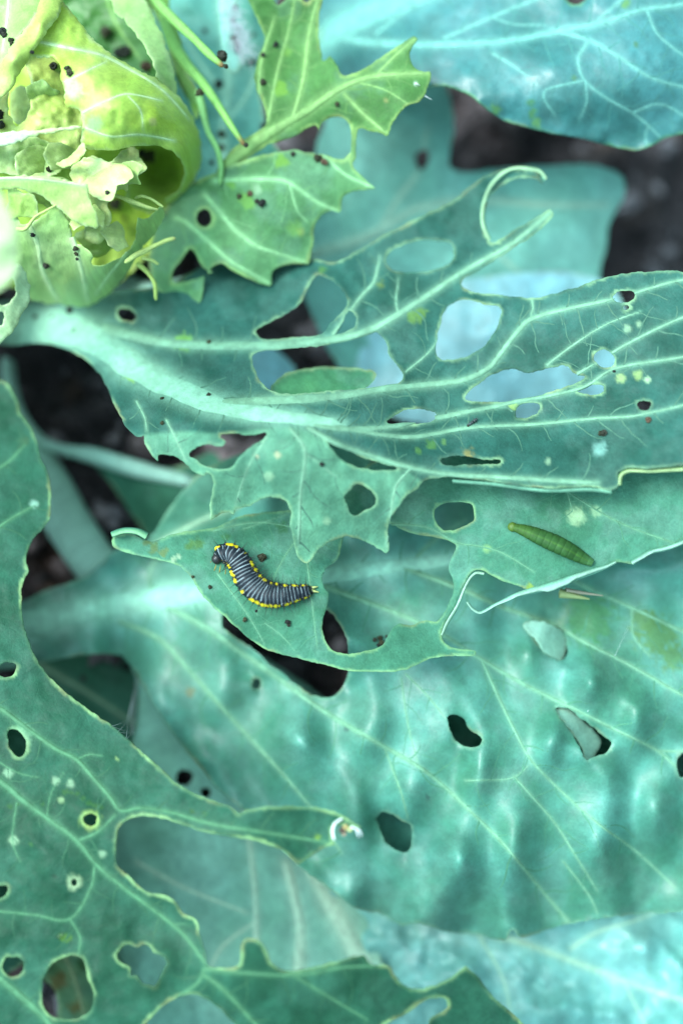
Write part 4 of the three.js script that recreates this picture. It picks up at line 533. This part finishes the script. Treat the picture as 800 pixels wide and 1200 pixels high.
leaf(neighbour, 'outer_leaf', { label: 'pale blue leaf lying lowest under the rim of the puckered leaf', material: M.gloss, cell: 3.6, color: [0.16, 0.45, 0.39], color2: [0.23, 0.54, 0.50], vein: [0.42, 0.68, 0.50], branch: 5, pucker: 4.5, puckerSize: 50, rim: [0.3, 0.5, 0.4],
  outline: [[380, 1020], [500, 1005], [800, 1000], [950, 1020], [960, 1250], [700, 1330], [480, 1290], [440, 1200], [425, 1125], [400, 1065]],
  heights: [[390, 1040, 53], [430, 1150, 52], [600, 1100, 56], [600, 1200, 55], [800, 1080, 56], [800, 1200, 54], [950, 1100, 50], [700, 1300, 48]],
  veins: [[[[430, 1060], [510, 1080], [595, 1100], [640, 1115], [700, 1138], [760, 1160], [800, 1172], [900, 1200]], 5.5, 3], [[[668, 1112], [700, 1092], [740, 1080], [790, 1060]], 2.5, 1.5], [[[730, 1150], [745, 1180], [760, 1210]], 2, 1.2], [[[560, 1095], [590, 1150], [600, 1210]], 2, 1.2]] });
stem(neighbour, 'petiole', [[400, 1050, 52, 12], [260, 1010, 46, 18], [60, 960, 38, 24], [-320, 900, 24, 34]], [0.18, 0.38, 0.26]);
leaf(neighbour, 'outer_leaf', { label: 'dark leaf in the deep shade between the leaf stalks', cell: 4, color: GREEN, color2: GREEN2, outline: [[20, 760], [90, 750], [170, 770], [190, 830], [150, 880], [90, 870], [40, 820]], heights: [[20, 770, 46], [170, 780, 48], [150, 870, 46], [60, 840, 44], [100, 800, 50]], veins: [[[[30, 770], [100, 810], [160, 850]], 4, 2]] });

leaf(cabbage, 'outer_leaf', { label: 'leaf behind the large holed leaf with sky brightness painted into its pale blue', material: M.gloss, cell: 4, color: [0.34, 0.68, 0.72], color2: [0.38, 0.74, 0.80], vein: [0.5, 0.78, 0.70], outline: [[424, 405], [440, 375], [480, 340], [560, 325], [660, 318], [720, 340], [740, 420], [700, 480], [600, 500], [480, 495], [430, 470], [416, 440]], heights: [[420, 440, 60], [430, 390, 60], [560, 330, 66], [720, 360, 62], [600, 420, 67], [480, 490, 60], [700, 480, 58]], pucker: 1 });  // brightness of sky light is put into this pale colour
leaf(cabbage, 'outer_leaf', { label: 'unseen outer leaf added on the far side of the head to darken the soil', cell: 7, color: TEAL, color2: TEAL2, outline: [[-14, 300], [-20, 420], [-70, 480], [-220, 520], [-420, 470], [-520, 330], [-470, 180], [-300, 100], [-90, 120], [-10, 220]], heights: [[-14, 330, 84], [-100, 470, 82], [-400, 450, 88], [-500, 300, 92], [-300, 120, 88], [-60, 150, 80]], veins: [[[[0, 250], [-150, 280], [-450, 320]], 14, 5]], pucker: 1.5 });  // out of view, added to keep light off the soil

leaf(neighbour, 'outer_leaf', { label: 'unseen outer leaf of the neighbouring plant added to block sky light on the left', cell: 8, color: TEAL, color2: TEAL2, outline: [[-260, 560], [-420, 520], [-640, 560], [-800, 760], [-780, 980], [-600, 1080], [-360, 1000], [-280, 900]], heights: [[-270, 600, 88], [-500, 540, 92], [-780, 780, 86], [-600, 1060, 82], [-330, 900, 76]], veins: [[[[-320, 880], [-500, 800], [-760, 760]], 14, 5]], pucker: 2 });  // unseen light blocker, added to deepen the dark gaps
leaf(neighbour, 'outer_leaf', { label: 'unseen outer leaf added below the holed leaf to block sky light', cell: 8, color: TEAL, color2: TEAL2, outline: [[-330, 960], [-240, 1120], [-100, 1380], [120, 1420], [420, 1410], [600, 1400], [700, 1560], [520, 1720], [160, 1760], [-160, 1640], [-380, 1400], [-420, 1100]], heights: [[-330, 1000, 60], [-100, 1400, 68], [300, 1440, 72], [640, 1500, 70], [300, 1720, 60], [-250, 1480, 64]], veins: [[[[-330, 960], [-150, 1380], [150, 1560], [560, 1580]], 14, 5]], pucker: 2 });  // added out of view to stop light coming in from below

leaf(neighbour, 'outer_leaf', { label: 'yellowing lower leaf lying on the soil under the holed leaf', cell: 4, color: [0.16, 0.28, 0.10], color2: [0.12, 0.30, 0.20], vein: [0.34, 0.42, 0.22], outline: [[40, 1060], [110, 1080], [150, 1150], [140, 1210], [100, 1240], [70, 1200], [64, 1160], [20, 1120]], heights: [[40, 1070, 58], [110, 1090, 60], [150, 1150, 56], [100, 1230, 54], [60, 1170, 56], [90, 1150, 59]], veins: [[[[50, 1075], [85, 1140], [105, 1220]], 3, 2]], stainsAndShade: [[70, 1150, 12, [0.20, 0.15, 0.05]], [90, 1180, 10, [0.18, 0.14, 0.04]], [98, 1130, 8, [0.05, 0.12, 0.04]]], pucker: 1.5 });

leaf(neighbour, 'outer_leaf', { label: 'lower leaf of the neighbouring plant right under its holed leaf', cell: 5, color: GREEN, color2: GREEN2, outline: [[-200, 900], [-120, 830], [20, 840], [110, 900], [132, 980], [110, 1060], [40, 1120], [-40, 1160], [-160, 1100]], heights: [[-190, 900, 66], [20, 850, 70], [125, 980, 66], [30, 1110, 64], [-100, 1120, 62], [0, 980, 72]], veins: [[[[-190, 930], [-60, 960], [110, 990]], 6, 2]], pucker: 1.5 });

leaf(cabbage, 'outer_leaf', { label: 'leaf end at the left of the long hole with sky brightness painted into its pale blue', cell: 4, color: [0.34, 0.68, 0.72], color2: [0.38, 0.74, 0.80], outline: [[270, 410], [300, 400], [322, 408], [346, 432], [340, 456], [310, 470], [275, 460]], heights: [[275, 430, 64], [320, 410, 62], [345, 440, 60], [300, 465, 62]], pucker: 0.8 });  // same sky-lit paleness painted into the colour

// ------------------------------------------------------------------ caterpillars
function crawler(path, rad, color, o = {}) {            // body swept along pixels; rad(t) in pixels; color(t, length, angle from the back)
  const P = curve(path, false, 0.35), n = P.length - 1, K = o.round ?? 40, surf = o.leaf, lift = o.lift ?? 0.82, ps = [], cs = [], us = [], ix = [];
  const len = [0]; for (let i = 1; i <= n; i++) len.push(len[i - 1] + Math.hypot(P[i][0] - P[i - 1][0], P[i][1] - P[i - 1][1]));
  const L = len[n], tangent = (i) => { const a = P[Math.max(0, i - 6)], b = P[Math.min(n, i + 6)], l = Math.hypot(b[0] - a[0], b[1] - a[1]) || 1; return [(b[0] - a[0]) / l, (b[1] - a[1]) / l]; };
  const ground = (x, y) => surf.height(x, y, 30) + surf.T / 2;
  const frame = (i) => { const t = len[i] / L, [tx, ty] = tangent(i), r = rad(t), h = (ground(P[i][0], P[i][1])) + r * lift * PXM * 1000; return { t, x: P[i][0], y: P[i][1], sx: -ty, sy: tx, tx, ty, r, h }; };
  const place = (f, a, k = 1) => { const s = Math.sin(a) * f.r * k, u = Math.cos(a) * f.r * k; return at(f.x + f.sx * s, f.y + f.sy * s, f.h + Math.max(u * PXM * 1000 * (u < 0 ? 0.8 : 0.95), -f.r * lift * PXM * 1000 * 0.98)); };
  for (let i = 0; i <= n; i++) {
    const f = frame(i);
    for (let k = 0; k <= K; k++) { const a = k / K * Math.PI * 2 - Math.PI; ps.push(...place(f, a, 1 + (o.relief ? o.relief(f.t, len[i], a) : 0))); cs.push(...color(f.t, len[i], a)); us.push(k / K, len[i] / 20); }
    if (i) for (let k = 0; k < K; k++) { const A = (i - 1) * (K + 1) + k, B = A + K + 1; ix.push(A, B, A + 1, A + 1, B, B + 1); }
  }
  return { geo: geometry(ps, ix, cs, us), frame, place, n, L, len };
}
const plain = (o) => new THREE.MeshPhysicalMaterial({ vertexColors: true, ...o });
const coloured = (g, c) => { const n = g.attributes.position.count, a = new Float32Array(n * 3); for (let k = 0; k < n; k++) a.set(c, k * 3); g.setAttribute('color', new THREE.BufferAttribute(a, 3)); return g; };
function blob(p, r, c, seed, sy = 1, detail = 3, rough = 0.12) {   // a lumpy pellet, r in metres
  const g = new THREE.IcosahedronGeometry(1, detail).deleteAttribute('uv'), q = g.attributes.position;
  for (let k = 0; k < q.count; k++) { const x = q.getX(k), y = q.getY(k), z = q.getZ(k), w = 1 + rough * (noise(x * 2.1 + 5, y * 2.1 + z * 1.7, seed) + 0.5 * noise(x * 5, z * 5 + y * 4, seed + 1)); q.setXYZ(k, x * w * r, y * w * r * sy, z * w * r); }
  g.computeVertexNormals(); g.translate(...p); return coloured(g, c);
}
function hair(a, b, r, c, bend = [0, 0, 0]) {          // a tapering bristle
  const A = new THREE.Vector3(...a), B = new THREE.Vector3(...b), m = A.clone().lerp(B, 0.5).add(new THREE.Vector3(...bend)), g = new THREE.TubeGeometry(new THREE.QuadraticBezierCurve3(A, m, B), 6, r, 4, false).deleteAttribute('uv'), q = g.attributes.position;
  for (let k = 0; k < q.count; k++) { const t = Math.floor(k / 5) / 6, e = A.clone().multiplyScalar((1 - t) * (1 - t)).addScaledVector(m, 2 * t * (1 - t)).addScaledVector(B, t * t), w = 1 - 0.85 * t; q.setXYZ(k, e.x + (q.getX(k) - e.x) * w, e.y + (q.getY(k) - e.y) * w, e.z + (q.getZ(k) - e.z) * w); }
  return coloured(g, c);
}
{
  const path = [[253, 654], [258, 650], [266, 648.5], [274, 652], [281, 661], [286, 671], [292, 681], [301, 690], [313, 696], [330, 697.5], [347, 695], [358, 693], [366, 691]];
  const rad = (t) => 16.4 * Math.pow(Math.sin(Math.PI * clamp(0.12 + t * 0.76)), 0.5) * (1 - 0.30 * smooth(0.62, 1, t)) * (0.35 + 0.65 * smooth(0, 0.05, t)) * (0.2 + 0.8 * smooth(1.005, 0.965, t));
  const SEG = 11.2, rnd = rng(77);
  const col = (t, s, a) => {
    const b = Math.abs(a) * 180 / Math.PI, seg = s / SEG, fr = seg - Math.floor(seg), w = 0.35 * noise(s / 5, a * 2.2, 8);
    const st = (s + 0.9 * noise(a * 1.5, s / 14, 3) + 0.5 * Math.cos(a * 2)) / 4.1, line = st - Math.floor(st), id = Math.floor(st);
    let c = [0.008, 0.012, 0.018];
    const breaks = hash(id, Math.floor((a + 3) * 1.6), 4) > 0.12 ? 1 : 0.25;
    if (b < 62) c = mix3(c, [0.34, 0.40, 0.42], smooth(0.14, 0.03, Math.abs(line - 0.5) + 0.12 * w) * breaks * (0.5 + 0.5 * hash(id, 3, 2)));
    const yel = smooth(0.14, 0.28, 0.5 - Math.abs(fr - 0.55) + 0.3 * w + 0.35 * noise(s / 9, a > 0 ? 1.5 : 6.5, 12) - (a > 0 ? 0 : 0.08)) * smooth(47, 54, b + 7 * w) * smooth(86, 78, b);
    c = mix3(c, [0.72, 0.56, 0.02], yel);
    if (b > 84) c = mix3(c, [0.26, 0.34, 0.24], smooth(84, 96, b));
    return c;
  };
  const relief = (t, s, a) => { const fr = s / SEG - Math.floor(s / SEG); return -0.05 * Math.pow(Math.abs(fr - 0.5) * 2, 4) + 0.018 * Math.sin(s / 4.1 * Math.PI * 2) + (Math.abs(Math.abs(a) - 0.95) < 0.16 && Math.abs(fr - 0.08) < 0.1 ? 0.06 : 0); };
  const b = crawler(path, rad, col, { leaf: catLeaf, relief, round: 56 });
  const f0 = b.frame(0), root = thing('caterpillar', 'black and white cross-striped caterpillar with broken yellow side bands and bristles', 'caterpillar', at(f0.x, f0.y, f0.h - f0.r * PXM * 800));
  const skin = plain({ roughness: 0.42, specularIntensity: 0.35 });
  part('body', b.geo, skin, root);
  const hp = at(254, 655, f0.h + 0.1), hg = [blob(hp, 6.2 * PXM, [0.014, 0.012, 0.012], 3, 0.95, 4, 0.05)];
  part('head', mergeGeometries(hg), plain({ roughness: 0.3 }), root);
  const mouth = part('mouthparts', mergeGeometries([blob(at(247.5, 659.5, f0.h - 0.55), 2.6 * PXM, [0.16, 0.07, 0.02], 5, 0.8), blob(at(250.5, 662, f0.h - 0.65), 2.2 * PXM, [0.18, 0.09, 0.02], 6, 0.8)]), plain({ roughness: 0.4 }), root);
  for (const [x, y, x2, y2] of [[254, 661, 251, 669], [259, 662, 257, 671], [265, 664, 264, 673]]) part('leg', hair(at(x, y, f0.h - 0.4), at(x2, y2, catLeaf.height(x2, y2, 30) + 0.35), 1.7 * PXM, [0.30, 0.22, 0.04]), plain({ roughness: 0.5 }), root);
  const fe = b.frame(b.n);
  for (const [x, y] of [[371, 687.5], [372, 694]]) part('clasper', hair(at(363, 691 + (y - 691) * 0.4, fe.h), at(x + 1.5, y, catLeaf.height(x, y, 30) + 0.55), 2.9 * PXM, [0.42, 0.46, 0.16], [0, 0.0006, 0]), plain({ roughness: 0.45 }), root);
  const hairs = [];
  for (let s = 2; s < b.L; s += SEG / 2) {
    let i = b.len.findIndex((l) => l >= s); const f = b.frame(i);
    for (const a of [-1.25, -0.8, 0.8, 1.25]) {
      if (rnd() < 0.12) continue;
      const p0 = b.place(f, a, 0.98), q = b.place(f, a, 1.02), l = (7 + 8 * rnd()) / f.r, e = b.place({ ...f, x: f.x + f.tx * (rnd() - 0.5) * 7, y: f.y + f.ty * (rnd() - 0.5) * 7 }, a * 1.0, 1 + l);
      e[1] = Math.max(e[1], catLeaf.height(f.x, f.y, 30) * MM + 0.0008);
      hairs.push(hair(q, e, 0.36 * PXM, [0.012, 0.012, 0.012], [0, 0.0002, 0])); hairs.push(blob(p0, 1.5 * PXM, [0.008, 0.009, 0.011], i, 0.9, 1));
    }
  }
  const hm = part('bristles', mergeGeometries(hairs.map((g) => g.index ? g.toNonIndexed() : g)), plain({ roughness: 0.4 }), root); hm.userData.kind = 'stuff';
}
{
  const rad = (t) => 11.5 * Math.pow(Math.sin(Math.PI * clamp(0.06 + t * 0.88)), 0.55) * (0.78 + 0.3 * t * (1.35 - t));
  const col = (t, s, a) => { const fr = s / 8.2 - Math.floor(s / 8.2), g = 1 + 0.18 * noise(s / 3, a * 3, 5) - 0.15 * smooth(0.8, 1, fr); let c = mix3([0.024, 0.078, 0.018], [0.046, 0.105, 0.016], clamp(0.9 - 2.6 * t)); c = mix3(c, [0.05, 0.14, 0.05], smooth(0.85, 1, t)); if (Math.abs(a) < 0.09) c = mix3(c, [0.05, 0.14, 0.02], 0.6); return c.map((v) => v * g); };
  const b = crawler([[599, 617], [615, 622], [632, 629], [650, 637], [668, 646], [684, 655], [694, 660]], rad, col, { leaf: catLeaf, round: 32, lift: 0.6, relief: (t, s) => { const fr = s / 8.2 - Math.floor(s / 8.2); return -0.05 * Math.pow(Math.abs(fr - 0.5) * 2, 4); } });
  const f0 = b.frame(0), root = thing('caterpillar', 'plain dark green caterpillar lying flat on the green leaf', 'caterpillar', at(f0.x, f0.y, f0.h - 0.5));
  part('body', b.geo, plain({ roughness: 0.6, specularIntensity: 0.4 }), root);
  part('head', blob(at(600, 617.5, f0.h + 0.1), 5.6 * PXM, [0.07, 0.13, 0.012], 3, 0.85, 4, 0.04), plain({ roughness: 0.5 }), root);
}

// ------------------------------------------------------------------ frass pellets: each rests on what lies under it
function surface(x, y) { let h = -1; for (const l of leaves) { if (x < l.box[0] || x > l.box[2] || y < l.box[1] || y > l.box[3]) continue; const d = l.sd(x, y); if (d > 0.5) h = Math.max(h, l.height(x, y, d) + l.T / 2); } return h; }
const pelletMat = plain({ roughness: 0.62, specularIntensity: 0.5 });
const pelletShapes = [0, 1, 2, 3].map((k) => blob([0, 0, 0], 1, [0.014 + 0.006 * k, 0.015 + 0.006 * k, 0.013], 20 + k, 0.85, 3, 0.34)), brownShape = blob([0, 0, 0], 1, [0.09, 0.05, 0.03], 31, 0.8, 3, 0.35);
let pelletCount = 0;
function pellets(label, group, list) {
  for (const [x, y, r, h0, brown] of list) {
    const h = h0 ?? surface(x, y), m = shadowed(new THREE.Mesh(brown ? brownShape : pelletShapes[pelletCount % 4], pelletMat)), R = r * PXM; pelletCount++;
    m.name = numbered('frass_pellet'); m.position.set(...at(x, y, h + r * 0.16 * 0.6)); m.scale.set(R, R, R * (0.85 + 0.3 * hash(pelletCount, 1, 2))); m.rotation.set(0, hash(pelletCount, 3, 1) * 6.28, 0);
    m.userData = { label, category: 'frass', group }; scene.add(m);
  }
}
pellets('black frass pellet on the pale yellow-green cabbage head', 'frass on the head', [[3, 36, 4.2], [5, 41, 3.6], [13, 47, 3], [14, 51, 2.4], [38, 61, 2.4], [63, 77, 4.6], [79.5, 80, 3.6], [82, 85, 4], [1, 134, 5], [1, 146, 5], [58, 198, 3.4], [146, 256, 2.6], [39, 275, 3], [54, 311, 4], [89, 291, 3.2], [90, 297, 2.6], [91, 303, 2.2], [126, 226, 2.6]]);
pellets('large round black frass pellet in the ragged opening of the head', 'large frass on the head', [[135, 239, 8]]);
pellets('dark blurred frass pellet inside the hollow of the head', 'frass in the hollow of the head', [[124, 37, 7], [140, 62, 7], [147, 60, 8], [172, 78, 7, undefined, 1], [174, 181, 10], [165, 178, 6]]);
pellets('black frass pellet lodged between the gnawed ribs beside the head', 'frass by the gnawed ribs', [[260, 66, 6.4, 107], [264.5, 77.5, 3.2, 109], [234, 109, 4.4, 103], [256, 98, 6], [240, 36, 3.2], [260, 157, 5], [259, 173, 4], [248, 190, 3], [288, 170, 3, 102]]);
pellets('black frass pellet caught in grey silk on the green leaf', 'frass in the silk', [[275, 9, 3.6], [273, 24, 3.4], [275, 30, 3.6], [281, 38, 3.2], [274, 44, 4.4], [278, 51, 4.6], [278, 58, 4.2], [293, 73, 4.2], [298, 72, 3.6], [297, 41, 2.6]]);
pellets('small black frass pellet on the ragged green lobes', 'frass on the ragged lobes', [[323, 52, 3.4], [308, 64, 2.8], [308, 96, 3.4], [395, 122, 2.6], [308, 148, 3.4], [343, 180, 3.2], [372, 185, 4.2], [380, 190, 4, undefined, 1], [307, 238, 4.6], [301, 236, 2.8], [293, 227, 3.2, undefined, 1], [280, 230, 3]]);
pellets('small black frass pellet on the pale midrib of the holed leaf', 'frass on the midrib', [[82, 364, 5.4], [42, 372, 4.6], [62, 372, 3], [245, 401, 2.6], [87, 388, 3], [245, 463, 2.6], [190, 467, 2.2], [190, 496, 2.4]]);
pellets('tiny dark frass pellet on the blade of the holed leaf', 'frass on the holed leaf', [[377, 544, 2.5], [707, 507, 3.8], [703, 508, 2.6], [759, 492, 3, undefined, 1], [719, 435, 1.6], [548, 499, 1.4]]);
pellets('large black frass pellet touching the striped caterpillar', 'frass at the caterpillar', [[307, 653, 4.4]]);
pellets('tiny black frass pellet on the leaf below the striped caterpillar', 'frass below the caterpillar', [[287, 726, 2.7], [337, 729, 3], [338, 732, 2.4], [246, 688, 2], [226, 676, 1.6], [300, 716, 1.4]]);
pellets('black frass pellet in a small cluster on the narrow leaf remnant', 'frass cluster on the leaf remnant', [[439, 750, 2.6], [445, 748, 3], [447, 753, 3.4], [443, 756, 2], [453, 746, 1.8]]);

// ------------------------------------------------------------------ silk, moulded web, tiny insect, dried scraps
const threads = (list, r, c) => mergeGeometries(list.map(([a, b, sag]) => hair(a, b, r, c, [0, -(sag ?? 0) * MM, 0])));
function single(name, label, category, geo, material) { const m = shadowed(new THREE.Mesh(geo, material)); m.name = numbered(name); m.userData = { label, category }; scene.add(m); return m; }
const silkMat = plain({ roughness: 0.4 });
{
  const t = []; const P = [[131, 851, 98.6], [138, 858, 99], [148, 866, 99.6], [160, 793, 66], [158, 812, 64], [166, 785, 66], [150, 845, 70], [155, 860, 68]];
  for (const [a, b] of [[0, 6], [1, 6], [2, 6], [6, 3], [6, 4], [6, 5], [7, 3], [7, 4], [2, 7], [1, 7], [7, 6], [0, 7]]) t.push([at(...P[a]), at(...P[b]), 0.4]);
  single('silk_web', 'thin white silk threads strung across the dark gap between two leaves', 'silk web', threads(t, 0.00005, [0.75, 0.8, 0.8]), silkMat);
  single('silk_thread', 'single long silk thread slanting over the puckered leaf', 'silk thread', threads([[at(688, 834, surface(688, 834) + 0.3), at(737, 732, surface(737, 732) + 0.3), -0.6]], 0.00005, [0.7, 0.8, 0.8]), silkMat);
  const rnd = rng(5), f = [];
  for (let k = 0; k < 420; k++) { const u = rnd(), x = 268 + 22 * u + 20 * (rnd() - 0.5), y = 4 + 66 * u + 16 * (rnd() - 0.5), a = rnd() * 6.28, l = 5 + 9 * rnd(), h = Math.max(surface(x, y), 92) + 0.2 + 1.4 * rnd(); f.push([at(x, y, h), at(x + Math.cos(a) * l, y + Math.sin(a) * l, h + rnd() - 0.5), rnd() - 0.5]); }
  const w = single('silk_web', 'grey fuzzy clump of mouldy silk beside the head', 'silk web', threads(f, 0.00005, [0.55, 0.57, 0.62]), silkMat); 
}
{
  const h = midLeaf.height(553, 495, 30) + 0.25, q = (d, s, k) => at(553 + d * 0.80 + s * 0.6, 495 - d * 0.6 + s * 0.8, h + k), c = [0.02, 0.03, 0.03], g = [];
  g.push(blob(q(0, 0, 0.32), 1.9 * PXM, c, 2, 0.9, 3, 0.08), blob(q(3.4, 0, 0.32), 2.1 * PXM, c, 3, 0.8, 3, 0.08), blob(q(5.4, 0, 0.3), 1.8 * PXM, c, 6, 0.8, 3, 0.08), blob(q(-2.6, 0, 0.32), 1.9 * PXM, [0.03, 0.05, 0.05], 4, 0.9, 3, 0.08), blob(q(-5, 0, 0.3), 2.1 * PXM, [0.03, 0.05, 0.05], 5, 0.9, 3, 0.08));
  const root = thing('insect', 'tiny dark long-bodied insect resting on the holed leaf', 'insect', q(0, 0, 0));
  part('body', mergeGeometries(g), plain({ roughness: 0.5 }), root);
  for (const s of [-1, 1]) for (const d of [-2, 0.5, 3]) part('leg', hair(q(d, 0, 0.4), q(d * 1.5, s * 6, 0), 0.45 * PXM, [0.03, 0.04, 0.04], [0, 0.0002, 0]), plain({ roughness: 0.5 }), root);
  for (const s of [-1, 1]) part('antenna', hair(q(6, 0, 0.4), q(10, s * 1.6, 0.3), 0.4 * PXM, [0.05, 0.06, 0.06]), plain({ roughness: 0.5 }), root);
  part('tail', hair(q(-6, 0, 0.3), q(-12, 1, 0), 0.8 * PXM, [0.45, 0.62, 0.55]), plain({ roughness: 0.5 }), root);
}
{ // withered tip of the torn arm
  const h = 107.4, g = [blob(at(401, 973, h), 3.6 * PXM, [0.06, 0.035, 0.02], 8, 0.8), blob(at(405, 970, h), 3.4 * PXM, [0.34, 0.26, 0.10], 9, 0.8), blob(at(403, 977, h - 0.2), 2.4 * PXM, [0.40, 0.30, 0.20], 10, 0.8), blob(at(410, 972, h), 2.8 * PXM, [0.42, 0.48, 0.2], 11, 0.8), hair(at(411, 969, h), at(424, 980, h - 0.6), 2.2 * PXM, [0.75, 0.78, 0.78], [0.0006, 0.0004, -0.0008]), hair(at(417, 970, h), at(420, 982, h - 0.8), 1.6 * PXM, [0.75, 0.78, 0.8])];
  part('withered_tip', mergeGeometries(g.map((k) => k.index ? k.toNonIndexed() : k)), plain({ roughness: 0.6 }), leftLeaf.mesh).userData.label = 'brown and white withered leaf tip';
  const s = [hair(at(497, 112, 106), at(506, 117, 105), 1.2 * PXM, [0.7, 0.75, 0.7]), hair(at(486, 98, 106.6), at(492, 101, 106.4), 1 * PXM, [0.65, 0.7, 0.6], [0, 0.0006, 0])];
  part('dried_shred', mergeGeometries(s), plain({ roughness: 0.6 }), lobeLeaf.mesh);
  const d = [hair(at(655, 695, 92), at(690, 702, 91), 6 * PXM, [0.34, 0.40, 0.16], [0, 0.0004, 0]), hair(at(662, 692, 92), at(706, 698, 90), 3.5 * PXM, [0.42, 0.36, 0.26])];
  part('dried_shred', mergeGeometries(d), plain({ roughness: 0.7 }), catLeaf.mesh).userData.label = 'yellowish dried shred hanging under the rolled rim';
}
// droplet on the holed leaf
{ const g = new THREE.SphereGeometry(1, 20, 14); g.scale(4.2 * PXM, 1.6 * PXM, 2.2 * PXM); const m = single('water_drop', 'small bright water drop on the holed green leaf', 'water drop', g, new THREE.MeshPhysicalMaterial({ transmission: 1, roughness: 0.02, thickness: 0.0005, ior: 1.33 })); m.position.set(...at(70, 1097, leftLeaf.height(70, 1097, 30) + 0.35)); m.rotation.y = 0.7; }
// crumbs of soil
{
  const rnd = rng(41), n = 9000, g = blob([0, 0, 0], 1, [1, 1, 1], 3, 0.8, 1, 0.5), m = new THREE.InstancedMesh(g, plain({ roughness: 0.95 }), n), q = new THREE.Object3D(), c = new THREE.Color();
  for (let k = 0; k < n; k++) { const x = (rnd() - 0.5) * 0.62, z = (rnd() - 0.5) * 0.62, r = 0.0008 + 0.0048 * Math.pow(rnd(), 3); q.position.set(x, soilHeight(x, z) + r * 0.35, z); q.rotation.set(rnd() * 3, rnd() * 6, rnd() * 3); q.scale.set(r, r * (0.6 + 0.4 * rnd()), r * (0.7 + 0.4 * rnd())); q.updateMatrix(); m.setMatrixAt(k, q.matrix); const v = 0.03 + 0.26 * Math.pow(rnd(), 2), t = rnd(); c.setRGB(v * (1.04 + 0.08 * t), v * (0.93 - 0.03 * t), v * (1.0 - 0.08 * t)); m.setColorAt(k, c); }
  shadowed(m); m.name = 'soil_crumbs'; m.userData = { kind: 'stuff', label: 'loose crumbs of dark soil strewn over the ground' }; scene.add(m);
}
renderer.render(scene, camera);
